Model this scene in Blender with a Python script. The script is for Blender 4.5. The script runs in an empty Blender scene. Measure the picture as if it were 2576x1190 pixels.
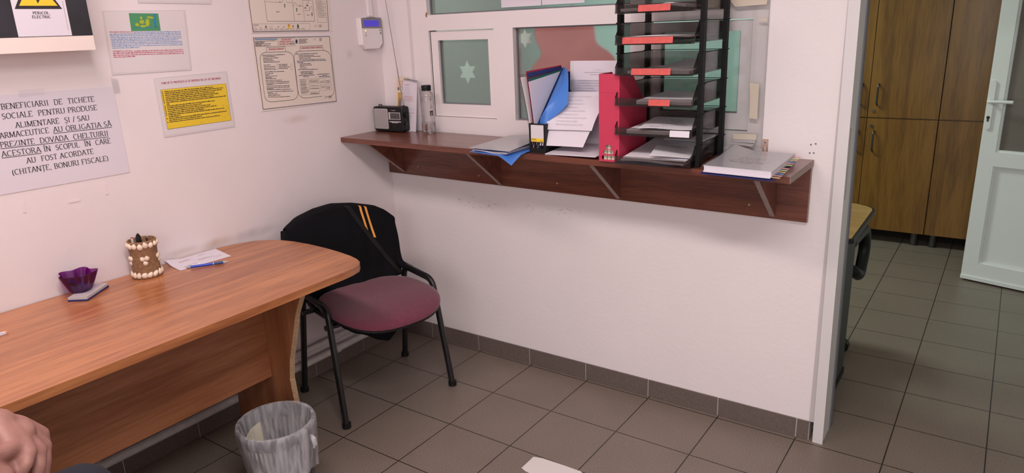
import bpy, bmesh, math, random
from mathutils import Vector, Matrix
SC = bpy.context.scene
COL = SC.collection
rnd = random.Random(7)

# ------------------------------------------------------------------ camera, world, light, exposure
FPX, CX, CY = 1779.0148, 1288.0, 595.0
RM = Matrix(((0.8236862539, 0.5658137684, -0.0373595311),
             (0.1311796278, -0.2542337415, -0.9582051502),
             (-0.5516637203, 0.7843596013, -0.2836320777)))
CAM = Vector((2.5188, -2.5480, 1.5418))
cd = bpy.data.cameras.new('camera'); cam = bpy.data.objects.new('camera', cd); COL.objects.link(cam)
cd.sensor_width = 36.0; cd.lens = FPX / 2576 * 36.0; cd.clip_start = 0.05; cd.clip_end = 50
r3 = Matrix((RM[0], -RM[1], -RM[2])).transposed()
cam.matrix_world = Matrix.Translation(CAM) @ r3.to_4x4()
SC.camera = cam
SC.view_settings.view_transform = 'Standard'; SC.view_settings.look = 'None'
SC.view_settings.gamma = 1.0; SC.view_settings.use_curve_mapping = False
SC.view_settings.exposure = 0.0
SC.cycles.transparent_max_bounces = 32
SC.cycles.max_bounces = 14
w = bpy.data.worlds.new('world'); SC.world = w; w.use_nodes = True
w.node_tree.nodes['Background'].inputs[0].default_value = (0.80, 0.84, 0.9, 1)
w.node_tree.nodes['Background'].inputs[1].default_value = 0.35

def area(name, loc, aim, sx, sy, power, color):
    l = bpy.data.lights.new(name, 'AREA'); l.shape = 'RECTANGLE'; l.size = sx; l.size_y = sy
    l.energy = power; l.color = color
    o = bpy.data.objects.new(name, l); COL.objects.link(o); o.location = loc
    o.rotation_euler = (Vector(aim) - Vector(loc)).to_track_quat('-Z', 'Y').to_euler()
    return o
area('window_daylight', (2.35, -4.15, 1.55), (1.65, 0, 0.75), 1.9, 1.3, 36, (1.0, 0.935, 0.95))
area('ceiling_lamp_light', (0.95, -1.9, 2.62), (0.95, -1.9, 0), 1.2, 0.25, 22.5, (1.0, 0.78, 0.775))
area('added_top_light', (2.45, -2.1, 2.62), (2.45, -2.1, 0), 1.2, 0.25, 37, (1.0, 0.93, 0.91))  # added to brighten upward-facing surfaces; no such lamp is known in the room
area('office_lamp_light', (0.25, 1.75, 2.62), (0.25, 1.75, 0), 1.2, 0.5, 54, (0.87, 1.0, 0.87))

def at(u, v, ax, val):
    """point of the photograph's ray (u, v) on the real plane axis = val"""
    d = RM.transposed() @ Vector(((u - CX) / FPX, (v - CY) / FPX, 1.0))
    return CAM + d * ((val - CAM[ax]) / d[ax])

# ------------------------------------------------------------------ materials
def mat(name, col, rough=0.6, metal=0.0, spec=0.5, emit=0.0, bump=0.0, bscale=40, var=0.0, vscale=6, coat=0.0, sheen=0.0):
    m = bpy.data.materials.new(name); m.use_nodes = True
    nt = m.node_tree; p = nt.nodes['Principled BSDF']
    p.inputs['Base Color'].default_value = (*col, 1); p.inputs['Roughness'].default_value = rough
    p.inputs['Metallic'].default_value = metal; p.inputs['Specular IOR Level'].default_value = spec
    p.inputs['Coat Weight'].default_value = coat; p.inputs['Sheen Weight'].default_value = sheen
    tc = nt.nodes.new('ShaderNodeTexCoord')
    if emit:
        p.inputs['Emission Color'].default_value = (*col, 1); p.inputs['Emission Strength'].default_value = emit
    if bump:
        n = nt.nodes.new('ShaderNodeTexNoise'); n.inputs['Scale'].default_value = bscale; n.inputs['Detail'].default_value = 5
        b = nt.nodes.new('ShaderNodeBump'); b.inputs['Strength'].default_value = bump; b.inputs['Distance'].default_value = 0.004
        nt.links.new(tc.outputs['Object'], n.inputs['Vector']); nt.links.new(n.outputs['Fac'], b.inputs['Height'])
        nt.links.new(b.outputs['Normal'], p.inputs['Normal'])
    if var:
        n = nt.nodes.new('ShaderNodeTexNoise'); n.inputs['Scale'].default_value = vscale; n.inputs['Detail'].default_value = 6
        r = nt.nodes.new('ShaderNodeValToRGB')
        r.color_ramp.elements[0].position = 0.3; r.color_ramp.elements[1].position = 0.7
        r.color_ramp.elements[0].color = (*[c * (1 - var) for c in col], 1); r.color_ramp.elements[1].color = (*[min(1, c * (1 + var)) for c in col], 1)
        nt.links.new(tc.outputs['Object'], n.inputs['Vector']); nt.links.new(n.outputs['Fac'], r.inputs['Fac'])
        nt.links.new(r.outputs['Color'], p.inputs['Base Color'])
    return m

def wood(name, dark, light, axis=1, scale=1.0, rough=0.35, coat=0.0):
    """veneer: grain runs along the given object axis"""
    m = bpy.data.materials.new(name); m.use_nodes = True
    nt = m.node_tree; p = nt.nodes['Principled BSDF']
    p.inputs['Roughness'].default_value = rough; p.inputs['Coat Weight'].default_value = coat; p.inputs['Coat Roughness'].default_value = 0.2
    tc = nt.nodes.new('ShaderNodeTexCoord')
    def noise(sx, detail, dist):
        mp = nt.nodes.new('ShaderNodeMapping')
        s = [sx * scale] * 3; s[axis] = sx * scale * 0.06
        mp.inputs['Scale'].default_value = s
        n = nt.nodes.new('ShaderNodeTexNoise'); n.inputs['Scale'].default_value = 1; n.inputs['Detail'].default_value = detail
        n.inputs['Distortion'].default_value = dist
        nt.links.new(tc.outputs['Object'], mp.inputs['Vector']); nt.links.new(mp.outputs['Vector'], n.inputs['Vector'])
        return n
    a = noise(14, 4, 1.2); b = noise(160, 3, 0.2)
    mx = nt.nodes.new('ShaderNodeMath'); mx.operation = 'MULTIPLY_ADD'
    mx.inputs[1].default_value = 0.35; nt.links.new(b.outputs['Fac'], mx.inputs[0])
    ms = nt.nodes.new('ShaderNodeMath'); ms.operation = 'MULTIPLY'; ms.inputs[1].default_value = 0.65
    nt.links.new(a.outputs['Fac'], ms.inputs[0]); nt.links.new(ms.outputs[0], mx.inputs[2])
    r = nt.nodes.new('ShaderNodeValToRGB'); r.color_ramp.elements[0].position = 0.37; r.color_ramp.elements[1].position = 0.60
    r.color_ramp.elements[0].color = (*dark, 1); r.color_ramp.elements[1].color = (*light, 1)
    nt.links.new(mx.outputs[0], r.inputs['Fac']); nt.links.new(r.outputs['Color'], p.inputs['Base Color'])
    return m

def floor_mat():
    m = bpy.data.materials.new('floor_tiles'); m.use_nodes = True
    nt = m.node_tree; p = nt.nodes['Principled BSDF']; p.inputs['Roughness'].default_value = 0.42
    p.inputs['Specular IOR Level'].default_value = 0.45
    tc = nt.nodes.new('ShaderNodeTexCoord'); mp = nt.nodes.new('ShaderNodeMapping'); mp.vector_type = 'TEXTURE'
    mp.inputs['Location'].default_value = (0.8212, -0.0231, 0); mp.inputs['Rotation'].default_value = (0, 0, -0.00576)
    mp.inputs['Scale'].default_value = (0.3, 0.3, 0.3)
    nt.links.new(tc.outputs['Object'], mp.inputs['Vector'])
    n = nt.nodes.new('ShaderNodeTexNoise'); n.inputs['Scale'].default_value = 260; n.inputs['Detail'].default_value = 3
    n2 = nt.nodes.new('ShaderNodeTexNoise'); n2.inputs['Scale'].default_value = 3.5; n2.inputs['Detail'].default_value = 5
    nt.links.new(tc.outputs['Object'], n.inputs['Vector']); nt.links.new(tc.outputs['Object'], n2.inputs['Vector'])
    r = nt.nodes.new('ShaderNodeValToRGB')
    r.color_ramp.elements[0].position = 0.30; r.color_ramp.elements[0].color = (0.132, 0.103, 0.084, 1)
    r.color_ramp.elements[1].position = 0.72; r.color_ramp.elements[1].color = (0.275, 0.224, 0.186, 1)
    nt.links.new(n.outputs['Fac'], r.inputs['Fac'])
    mu = nt.nodes.new('ShaderNodeMix'); mu.data_type = 'RGBA'; mu.blend_type = 'MULTIPLY'; mu.inputs['Factor'].default_value = 1
    r2 = nt.nodes.new('ShaderNodeValToRGB'); r2.color_ramp.elements[0].color = (0.82, 0.82, 0.82, 1); r2.color_ramp.elements[1].color = (1.1, 1.1, 1.1, 1)
    nt.links.new(n2.outputs['Fac'], r2.inputs['Fac'])
    nt.links.new(r.outputs['Color'], mu.inputs['A']); nt.links.new(r2.outputs['Color'], mu.inputs['B'])
    bk = nt.nodes.new('ShaderNodeTexBrick'); bk.offset = 0; bk.offset_frequency = 1
    bk.inputs['Scale'].default_value = 1; bk.inputs['Brick Width'].default_value = 1; bk.inputs['Row Height'].default_value = 1
    bk.inputs['Mortar Size'].default_value = 0.0075; bk.inputs['Mortar Smooth'].default_value = 0.1
    bk.inputs['Mortar'].default_value = (0.022, 0.017, 0.015, 1)
    nt.links.new(mp.outputs['Vector'], bk.inputs['Vector'])
    nt.links.new(mu.outputs['Result'], bk.inputs['Color1']); nt.links.new(mu.outputs['Result'], bk.inputs['Color2'])
    nt.links.new(bk.outputs['Color'], p.inputs['Base Color'])
    b = nt.nodes.new('ShaderNodeBump'); b.inputs['Strength'].default_value = 0.25; b.inputs['Distance'].default_value = 0.003; b.invert = True
    nt.links.new(bk.outputs['Fac'], b.inputs['Height']); nt.links.new(b.outputs['Normal'], p.inputs['Normal'])
    return m

def clear(name, tint, gloss=0.08, rough=0.03):
    """thin clear or smoked plastic: tinted see-through with a surface shine"""
    m = bpy.data.materials.new(name); m.use_nodes = True; nt = m.node_tree; nt.nodes.remove(nt.nodes['Principled BSDF'])
    out = nt.nodes['Material Output']; t = nt.nodes.new('ShaderNodeBsdfTransparent'); t.inputs[0].default_value = (*tint, 1)
    g = nt.nodes.new('ShaderNodeBsdfGlossy'); g.inputs['Roughness'].default_value = rough
    fr = nt.nodes.new('ShaderNodeFresnel'); fr.inputs['IOR'].default_value = 1.45
    ad = nt.nodes.new('ShaderNodeMath'); ad.operation = 'MULTIPLY_ADD'; ad.inputs[1].default_value = 0.5; ad.inputs[2].default_value = gloss * 0.15
    mx = nt.nodes.new('ShaderNodeMixShader')
    nt.links.new(fr.outputs[0], ad.inputs[0]); nt.links.new(ad.outputs[0], mx.inputs[0])
    nt.links.new(t.outputs[0], mx.inputs[1]); nt.links.new(g.outputs[0], mx.inputs[2]); nt.links.new(mx.outputs[0], out.inputs[0])
    return m

def frosted(name, film, amount):
    m = bpy.data.materials.new(name); m.use_nodes = True; nt = m.node_tree; p = nt.nodes['Principled BSDF']
    p.inputs['Base Color'].default_value = (*film, 1); p.inputs['Roughness'].default_value = 0.25
    rf = nt.nodes.new('ShaderNodeBsdfRefraction'); rf.inputs['Color'].default_value = (0.93, 0.98, 0.96, 1)
    rf.inputs['IOR'].default_value = 1.40; rf.inputs['Roughness'].default_value = 0.27
    mx = nt.nodes.new('ShaderNodeMixShader'); mx.inputs[0].default_value = amount
    nt.links.new(p.outputs[0], mx.inputs[1]); nt.links.new(rf.outputs[0], mx.inputs[2])
    nt.links.new(mx.outputs[0], nt.nodes['Material Output'].inputs[0])
    return m

def thin_cloth(name, col):
    m = mat(name, col, 0.8); nt = m.node_tree; t = nt.nodes.new('ShaderNodeBsdfTranslucent'); t.inputs[0].default_value = (*col, 1)
    mx = nt.nodes.new('ShaderNodeMixShader'); mx.inputs[0].default_value = 0.85
    nt.links.new(nt.nodes['Principled BSDF'].outputs[0], mx.inputs[1]); nt.links.new(t.outputs[0], mx.inputs[2]); nt.links.new(mx.outputs[0], nt.nodes['Material Output'].inputs[0])
    return m

def film(name, col, alpha, rough=0.5):
    m = mat(name, col, rough); m.node_tree.nodes['Principled BSDF'].inputs['Alpha'].default_value = alpha
    return m

def liner_mat():
    m = film('white_bin_liner', (0.66, 0.65, 0.68), 0.4, 0.35); nt = m.node_tree; p = nt.nodes['Principled BSDF']
    tc = nt.nodes.new('ShaderNodeTexCoord'); mp = nt.nodes.new('ShaderNodeMapping'); mp.inputs['Scale'].default_value = (26, 26, 5)
    n = nt.nodes.new('ShaderNodeTexNoise'); n.inputs['Scale'].default_value = 1; n.inputs['Detail'].default_value = 3; n.inputs['Distortion'].default_value = 1.5
    r = nt.nodes.new('ShaderNodeMapRange'); r.inputs['From Min'].default_value = 0.35; r.inputs['From Max'].default_value = 0.68; r.inputs['To Min'].default_value = 0.22; r.inputs['To Max'].default_value = 0.62
    b = nt.nodes.new('ShaderNodeBump'); b.inputs['Strength'].default_value = 0.6; b.inputs['Distance'].default_value = 0.006
    nt.links.new(tc.outputs['Object'], mp.inputs['Vector']); nt.links.new(mp.outputs['Vector'], n.inputs['Vector'])
    nt.links.new(n.outputs['Fac'], r.inputs['Value']); nt.links.new(r.outputs[0], p.inputs['Alpha']); nt.links.new(n.outputs['Fac'], b.inputs['Height']); nt.links.new(b.outputs['Normal'], p.inputs['Normal'])
    return m

M = dict(
    wall=mat('wall_paint', (0.79, 0.735, 0.735), 0.75, bump=0.22, bscale=55, var=0.018, vscale=2.5),
    wall_left=mat('rough_wall_paint', (0.775, 0.70, 0.71), 0.75, bump=0.28, bscale=22, var=0.02, vscale=3),
    ceil=mat('ceiling_paint', (0.8, 0.79, 0.77), 0.8),
    off=mat('office_paint', (0.50, 0.66, 0.62), 0.8),
    floor=floor_mat(),
    pvc=mat('white_window_profile', (0.80, 0.745, 0.745), 0.35, bump=0.05, bscale=8),
    pvc_door=mat('white_door_profile', (0.80, 0.82, 0.82), 0.35),
    gasket=mat('grey_gasket', (0.16, 0.16, 0.18), 0.6),
    skirt=mat('skirting_tile', (0.135, 0.105, 0.092), 0.45, var=0.12, vscale=90),
    grout=mat('white_grout', (0.62, 0.58, 0.55), 0.8),
    pane=frosted('frosted_glass', (0.27, 0.29, 0.30), 0.70),
    shelfwood=wood('walnut_veneer', (0.095, 0.027, 0.016), (0.190, 0.062, 0.037), 0, 1.0, 0.30, 0.3),
    tablewood=wood('cherry_veneer', (0.265, 0.083, 0.027), (0.485, 0.186, 0.066), 1, 1.0, 0.32, 0.30),
    panelwood=wood('cherry_panel', (0.25, 0.085, 0.034), (0.40, 0.16, 0.07), 1, 0.8, 0.4, 0.1),
    legwood=wood('cherry_leg', (0.25, 0.085, 0.034), (0.40, 0.16, 0.07), 2, 0.8, 0.4, 0.1),
    chip=mat('raw_chipboard', (0.42, 0.27, 0.15), 0.9, var=0.45, vscale=240),
    edgegrey=mat('worn_grey_edge', (0.30, 0.22, 0.19), 0.6, var=0.15, vscale=60),
    cabwood=wood('walnut_cabinet', (0.145, 0.062, 0.010), (0.270, 0.126, 0.022), 2, 0.9, 0.35, 0.1),
    deskwood=wood('oak_desk', (0.36, 0.20, 0.07), (0.50, 0.30, 0.115), 0, 1.0, 0.4),
    black=mat('black_plastic', (0.009, 0.009, 0.010), 0.45, spec=0.3),
    matte=mat('matte_black_plastic', (0.007, 0.0065, 0.007), 0.6, spec=0.15),
    blackmetal=mat('black_powder_coat', (0.010, 0.010, 0.011), 0.35),
    cloth=mat('black_fabric', (0.006, 0.006, 0.008), 0.95, bump=0.2, bscale=400, spec=0.15),
    strapm=mat('black_webbing', (0.014, 0.013, 0.012), 0.8, spec=0.2),
    burg=mat('burgundy_upholstery', (0.150, 0.036, 0.060), 0.95, bump=0.3, bscale=500, var=0.1, vscale=60, spec=0.2, sheen=0.3),
    orange=mat('orange_stripe', (0.85, 0.36, 0.06), 0.7),
    paper=mat('white_paper', (0.69, 0.645, 0.71), 0.7),
    bright=mat('bright_white_paper', (0.84, 0.82, 0.86), 0.7), cover=clear('clear_folder_cover', (0.99, 0.99, 0.995), 0.05, 0.2),
    paper2=mat('grey_white_paper', (0.64, 0.60, 0.62), 0.7),
    cream=mat('cream_poster', (0.765, 0.665, 0.59), 0.45),
    lamin=mat('laminating_film', (0.66, 0.615, 0.625), 0.25),
    laminp=mat('laminated_sheet', (0.71, 0.655, 0.665), 0.3),
    ink=mat('black_ink', (0.022, 0.018, 0.022), 0.7),
    inkgrey=mat('grey_print', (0.20, 0.17, 0.18), 0.7),
    inkfaint=mat('faint_print', (0.50, 0.47, 0.50), 0.7),
    inknavy=mat('navy_print', (0.035, 0.042, 0.12), 0.7),
    inkblue=mat('blue_print', (0.10, 0.25, 0.52), 0.7),
    inkred=mat('red_print', (0.46, 0.055, 0.115), 0.7),
    yellow=mat('yellow_print', (0.80, 0.56, 0.035), 0.5),
    green=mat('green_print', (0.075, 0.29, 0.13), 0.5),
    inkgreen=mat('dark_green_print', (0.03, 0.11, 0.045), 0.6),
    cartoon=mat('yellow_cartoon', (0.42, 0.46, 0.03), 0.5),
    sky=mat('blue_cartoon', (0.03, 0.22, 0.42), 0.5),
    skirtlab=mat('pale_red_label', (0.58, 0.085, 0.075), 0.6, var=0.12, vscale=60),
    crimson=mat('crimson_card', (0.53, 0.035, 0.085), 0.5, bump=0.05, bscale=300),
    bluef=mat('blue_folder_plastic', (0.055, 0.20, 0.62), 0.35),
    dkblue=mat('dark_blue_folder', (0.012, 0.055, 0.22), 0.35),  # also stands in for shade inside the flopped blue folder
    navy=mat('navy_card', (0.022, 0.030, 0.15), 0.45),
    greenf=mat('green_folder_plastic', (0.015, 0.135, 0.085), 0.35),
    maroon=mat('maroon_folder', (0.10, 0.016, 0.03), 0.4),
    redf=mat('red_folder_edge', (0.36, 0.02, 0.05), 0.4),
    sleeve=clear('clear_sleeve', (0.965, 0.965, 0.975), 0.15, 0.12),
    smoke=clear('smoked_plastic', (0.60, 0.58, 0.57), 0.2, 0.08),
    plexi=clear('acrylic_sheet', (0.95, 0.95, 0.95), 0.15, 0.04),
    purple=clear('purple_plastic', (0.52, 0.10, 0.58), 0.3, 0.08),
    bottle=clear('clear_bottle', (0.975, 0.97, 0.97), 0.1, 0.05),
    water=clear('water', (0.94, 0.94, 0.95), 0.5, 0.02),
    liner=liner_mat(),
    binm=mat('grey_bin_plastic', (0.075, 0.073, 0.082), 0.5),
    binwhite=mat('cream_paper_in_bin', (0.66, 0.62, 0.50), 0.7),
    lightgrey=mat('light_grey_plastic', (0.42, 0.37, 0.37), 0.5),
    grille=mat('silver_grille', (0.36, 0.33, 0.33), 0.55, bump=0.4, bscale=900),
    silver=mat('silver_plastic', (0.52, 0.49, 0.49), 0.4),
    greyp=mat('grey_bezel', (0.235, 0.22, 0.24), 0.45),
    lcd=mat('blue_screen', (0.075, 0.055, 0.62), 0.3, emit=0.25),
    led=mat('yellow_indicator', (1.0, 0.70, 0.15), 0.4, emit=0.8),
    chrome=mat('chrome', (0.55, 0.55, 0.55), 0.2, metal=1),
    darkmetal=mat('dark_chrome', (0.10, 0.10, 0.10), 0.3, metal=0.8),
    copper=mat('copper_plated_bracket', (0.58, 0.40, 0.33), 0.35, metal=0.7),
    jute=mat('jute_cord', (0.30, 0.165, 0.085), 0.95, bump=0.6, bscale=120, var=0.2, vscale=90),
    shell=mat('sea_shell', (0.82, 0.68, 0.55), 0.4, var=0.12, vscale=45),
    tape=mat('yellowed_tape', (0.60, 0.52, 0.42), 0.4),
    oldtape=mat('painted_over_tape', (0.80, 0.715, 0.70), 0.5),
    pipe=mat('painted_pipe', (0.62, 0.585, 0.57), 0.45, var=0.08, vscale=25),
    boxbeige=mat('beige_metal_box', (0.80, 0.685, 0.63), 0.45),
    boxglass=mat('dark_glass_door', (0.030, 0.029, 0.036), 0.22, var=0.4, vscale=5),
    penblue=mat('blue_pen_plastic', (0.015, 0.05, 0.48), 0.25),
    tabpink=mat('pink_tab', (0.72, 0.33, 0.36), 0.6), tabgreen=mat('green_tab', (0.48, 0.58, 0.24), 0.6),
    taborange=mat('tan_tab', (0.66, 0.44, 0.21), 0.6), tabblue=mat('blue_tab', (0.13, 0.29, 0.50), 0.6),
    skin=mat('skin', (0.315, 0.152, 0.126), 0.5, var=0.10, vscale=22, bump=0.12, bscale=260),
    trouser=mat('navy_trousers', (0.011, 0.012, 0.021), 0.9, bump=0.15, bscale=500),
    shirt=mat('grey_shirt', (0.25, 0.27, 0.30), 0.9),
    hair=mat('brown_hair', (0.05, 0.03, 0.02), 0.7),
    plate=mat('white_floor_plate', (0.70, 0.65, 0.635), 0.5),
    doorgrey=mat('grey_film_glass', (0.19, 0.165, 0.145), 0.2),
    deskdark=mat('dark_grey_panel', (0.050, 0.053, 0.055), 0.55),
    redboard=thin_cloth('red_cloth', (0.95, 0.20, 0.20)), snow=thin_cloth('white_snowflake', (0.97, 0.98, 0.98)),
    lampface=mat('lamp_diffuser', (0.9, 0.9, 0.88), 0.5, emit=1.2),
    cardcol=mat('calendar_card', (0.78, 0.66, 0.53), 0.6), amber=mat('amber_picture', (0.55, 0.33, 0.08), 0.6),
)

def add_stains(m, spots):
    """soft dirty patches at fixed places of the wall"""
    nt = m.node_tree; p = nt.nodes['Principled BSDF']; src = p.inputs['Base Color'].links[0].from_socket
    tc = nt.nodes.new('ShaderNodeTexCoord'); n = nt.nodes.new('ShaderNodeTexNoise'); n.inputs['Scale'].default_value = 18; n.inputs['Detail'].default_value = 6
    nt.links.new(tc.outputs['Object'], n.inputs['Vector'])
    for c, sc, amt, col in spots:
        mp = nt.nodes.new('ShaderNodeMapping'); mp.vector_type = 'TEXTURE'; mp.inputs['Location'].default_value = c; mp.inputs['Scale'].default_value = sc
        ln = nt.nodes.new('ShaderNodeVectorMath'); ln.operation = 'LENGTH'
        mr = nt.nodes.new('ShaderNodeMapRange'); mr.interpolation_type = 'SMOOTHSTEP'; mr.inputs['From Min'].default_value = 1.0; mr.inputs['From Max'].default_value = 0.1; mr.inputs['To Max'].default_value = amt * 2
        mu = nt.nodes.new('ShaderNodeMath'); mu.operation = 'MULTIPLY'
        mx = nt.nodes.new('ShaderNodeMix'); mx.data_type = 'RGBA'; mx.inputs['B'].default_value = (*col, 1)
        nt.links.new(tc.outputs['Object'], mp.inputs['Vector']); nt.links.new(mp.outputs['Vector'], ln.inputs[0]); nt.links.new(ln.outputs['Value'], mr.inputs['Value'])
        nt.links.new(mr.outputs[0], mu.inputs[0]); nt.links.new(n.outputs['Fac'], mu.inputs[1]); nt.links.new(mu.outputs[0], mx.inputs['Factor'])
        nt.links.new(src, mx.inputs['A']); src = mx.outputs['Result']
    nt.links.new(src, p.inputs['Base Color'])
def lpt(u, v): q = at(u, v, 0, 0); return (0, q.y, q.z)
add_stains(M['wall_left'], [(lpt(745, 300), (.3, .10, .025), .35, (.55, .42, .36)), (lpt(545, 612), (.3, .10, .03), .5, (.45, .33, .25)), (lpt(640, 585), (.3, .16, .03), .45, (.42, .38, .38)), (lpt(880, 135), (.3, .03, .03), .4, (.5, .42, .40)), (lpt(460, 632), (.3, .10, .02), .4, (.5, .42, .36))])

# ------------------------------------------------------------------ objects and mesh helpers
def setp(o, label=None, cat=None, group=None, kind=None):
    if label: o['label'] = label
    if cat: o['category'] = cat
    if group: o['group'] = group
    if kind: o['kind'] = kind
    return o

def thing(name, label, cat, loc=(0, 0, 0), rotz=0.0, group=None):
    o = bpy.data.objects.new(name, None); COL.objects.link(o); o.empty_display_size = 0.05
    o.location = loc; o.rotation_euler = (0, 0, rotz)
    return setp(o, label, cat, group)

def link(name, bm, m, parent=None, world=False, smooth=False, bevel=0.0, label=None, angle=40):
    """one mesh object; world=True: the shape is given in room coordinates and moved into the parent's frame"""
    if bevel:
        bmesh.ops.bevel(bm, geom=[e for e in bm.edges if e.calc_face_angle(0) > 0.6], offset=bevel, segments=2, affect='EDGES', profile=0.5)
    bmesh.ops.recalc_face_normals(bm, faces=bm.faces)
    if parent is not None and world:
        mw = Matrix.Translation(parent.location) @ parent.rotation_euler.to_matrix().to_4x4()
        bm.transform(mw.inverted())
    me = bpy.data.meshes.new(name); bm.to_mesh(me); bm.free()
    ms = m if isinstance(m, (list, tuple)) else [m]
    for x in ms: me.materials.append(x)
    if smooth:
        for p in me.polygons: p.use_smooth = True
        try: me.set_sharp_from_angle(angle=math.radians(angle))
        except Exception: pass
    o = bpy.data.objects.new(name, me); COL.objects.link(o)
    if parent is not None: o.parent = parent
    if label: o['label'] = label
    return o

def structure(name, bm, m, **k):
    o = link(name, bm, m, **k); o['kind'] = 'structure'; return o

def B(): return bmesh.new()

def box(bm, lo, hi, mi=0, rot=None, about=None):
    x0, y0, z0 = lo; x1, y1, z1 = hi
    vs = [bm.verts.new(p) for p in ((x0, y0, z0), (x1, y0, z0), (x1, y1, z0), (x0, y1, z0), (x0, y0, z1), (x1, y0, z1), (x1, y1, z1), (x0, y1, z1))]
    fs = [bm.faces.new([vs[i] for i in q]) for q in ((0, 3, 2, 1), (4, 5, 6, 7), (0, 1, 5, 4), (1, 2, 6, 5), (2, 3, 7, 6), (3, 0, 4, 7))]
    for f in fs: f.material_index = mi
    if rot is not None:
        bmesh.ops.rotate(bm, verts=vs, cent=about or Vector(lo), matrix=rot)
    return vs

def prism(bm, pts, vec, mi=0, side_mi=None):
    vec = Vector(vec); a = [bm.verts.new(p) for p in pts]; b = [bm.verts.new(Vector(p) + vec) for p in pts]
    f1 = bm.faces.new(a); f2 = bm.faces.new(b[::-1]); f1.material_index = f2.material_index = mi
    n = len(pts)
    for i in range(n):
        f = bm.faces.new((a[i], b[i], b[(i + 1) % n], a[(i + 1) % n])); f.material_index = mi if side_mi is None else side_mi
    return a + b

def rings(bm, loops, caps=True, closed=True):
    vs = [[bm.verts.new(p) for p in L] for L in loops]
    n = len(vs[0])
    for i in range(len(vs) - 1):
        for j in range(n if closed else n - 1):
            bm.faces.new((vs[i][j], vs[i][(j + 1) % n], vs[i + 1][(j + 1) % n], vs[i + 1][j]))
    if caps and closed:
        bm.faces.new(vs[0][::-1]); bm.faces.new(vs[-1])
    return vs

def tube(bm, pts, r, seg=10, sx=1.0, up=(0, 0, 1)):
    pts = [Vector(p) for p in pts]; n = len(pts); L = []
    rr = r if isinstance(r, (list, tuple)) else [r] * n
    side = None
    for i in range(n):
        t = (pts[min(i + 1, n - 1)] - pts[max(i - 1, 0)]).normalized()
        if side is None:
            side = t.cross(Vector(up))
            if side.length < 0.05: side = t.cross(Vector((1, 0, 0)))
            side.normalize()
        else:
            side = (side - t * side.dot(t)).normalized()
        o = side.cross(t)
        L.append([pts[i] + (side * math.cos(a) * sx + o * math.sin(a)) * rr[i] for a in [2 * math.pi * k / seg for k in range(seg)]])
    rings(bm, L)

def bend(pts, rad, seg=5):
    """round the corners of a polyline"""
    pts = [Vector(p) for p in pts]; out = [pts[0]]
    for i in range(1, len(pts) - 1):
        a = (pts[i - 1] - pts[i]); b = (pts[i + 1] - pts[i])
        d = min(rad, a.length * 0.45, b.length * 0.45); p0 = pts[i] + a.normalized() * d; p1 = pts[i] + b.normalized() * d
        for k in range(seg + 1):
            t = k / seg; out.append(p0 * (1 - t) ** 2 + pts[i] * 2 * t * (1 - t) + p1 * t * t)
    return out + [pts[-1]]

def lathe(bm, prof, c=(0, 0, 0), seg=28, caps=True):
    L = [[(c[0] + r * math.cos(a), c[1] + r * math.sin(a), c[2] + z) for a in [2 * math.pi * k / seg for k in range(seg)]] for r, z in prof]
    rings(bm, L, caps)

def cyl(bm, p0, p1, r, seg=16):
    tube(bm, [p0, p1], r, seg)

def grid(bm, f, nu, nv, thick=0.0):
    """surface f(s,t), s,t in 0..1; with a thickness it becomes a closed sheet"""
    P = [[Vector(f(i / nu, j / nv)) for j in range(nv + 1)] for i in range(nu + 1)]
    def layer(Q): return [[bm.verts.new(p) for p in row] for row in Q]
    A = layer(P)
    if thick:
        N = [[None] * (nv + 1) for _ in range(nu + 1)]
        for i in range(nu + 1):
            for j in range(nv + 1):
                a = P[min(i + 1, nu)][j] - P[max(i - 1, 0)][j]; b = P[i][min(j + 1, nv)] - P[i][max(j - 1, 0)]
                N[i][j] = a.cross(b).normalized() if a.cross(b).length > 1e-12 else Vector((0, 0, 1))
        C2 = layer([[P[i][j] + N[i][j] * thick for j in range(nv + 1)] for i in range(nu + 1)])
    for i in range(nu):
        for j in range(nv):
            bm.faces.new((A[i][j], A[i + 1][j], A[i + 1][j + 1], A[i][j + 1]))
            if thick: bm.faces.new((C2[i][j], C2[i][j + 1], C2[i + 1][j + 1], C2[i + 1][j]))
    if thick:
        for i in range(nu):
            bm.faces.new((A[i][0], C2[i][0], C2[i + 1][0], A[i + 1][0])); bm.faces.new((A[i][nv], A[i + 1][nv], C2[i + 1][nv], C2[i][nv]))
        for j in range(nv):
            bm.faces.new((A[0][j], A[0][j + 1], C2[0][j + 1], C2[0][j])); bm.faces.new((A[nu][j], C2[nu][j], C2[nu][j + 1], A[nu][j + 1]))

def rrect(x0, y0, x1, y1, r, seg=4):
    o = []
    for cx, cy, a0 in ((x1 - r, y1 - r, 0), (x0 + r, y1 - r, 90), (x0 + r, y0 + r, 180), (x1 - r, y0 + r, 270)):
        for k in range(seg + 1):
            a = math.radians(a0 + 90 * k / seg); o.append((cx + r * math.cos(a), cy + r * math.sin(a)))
    return o

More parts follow.
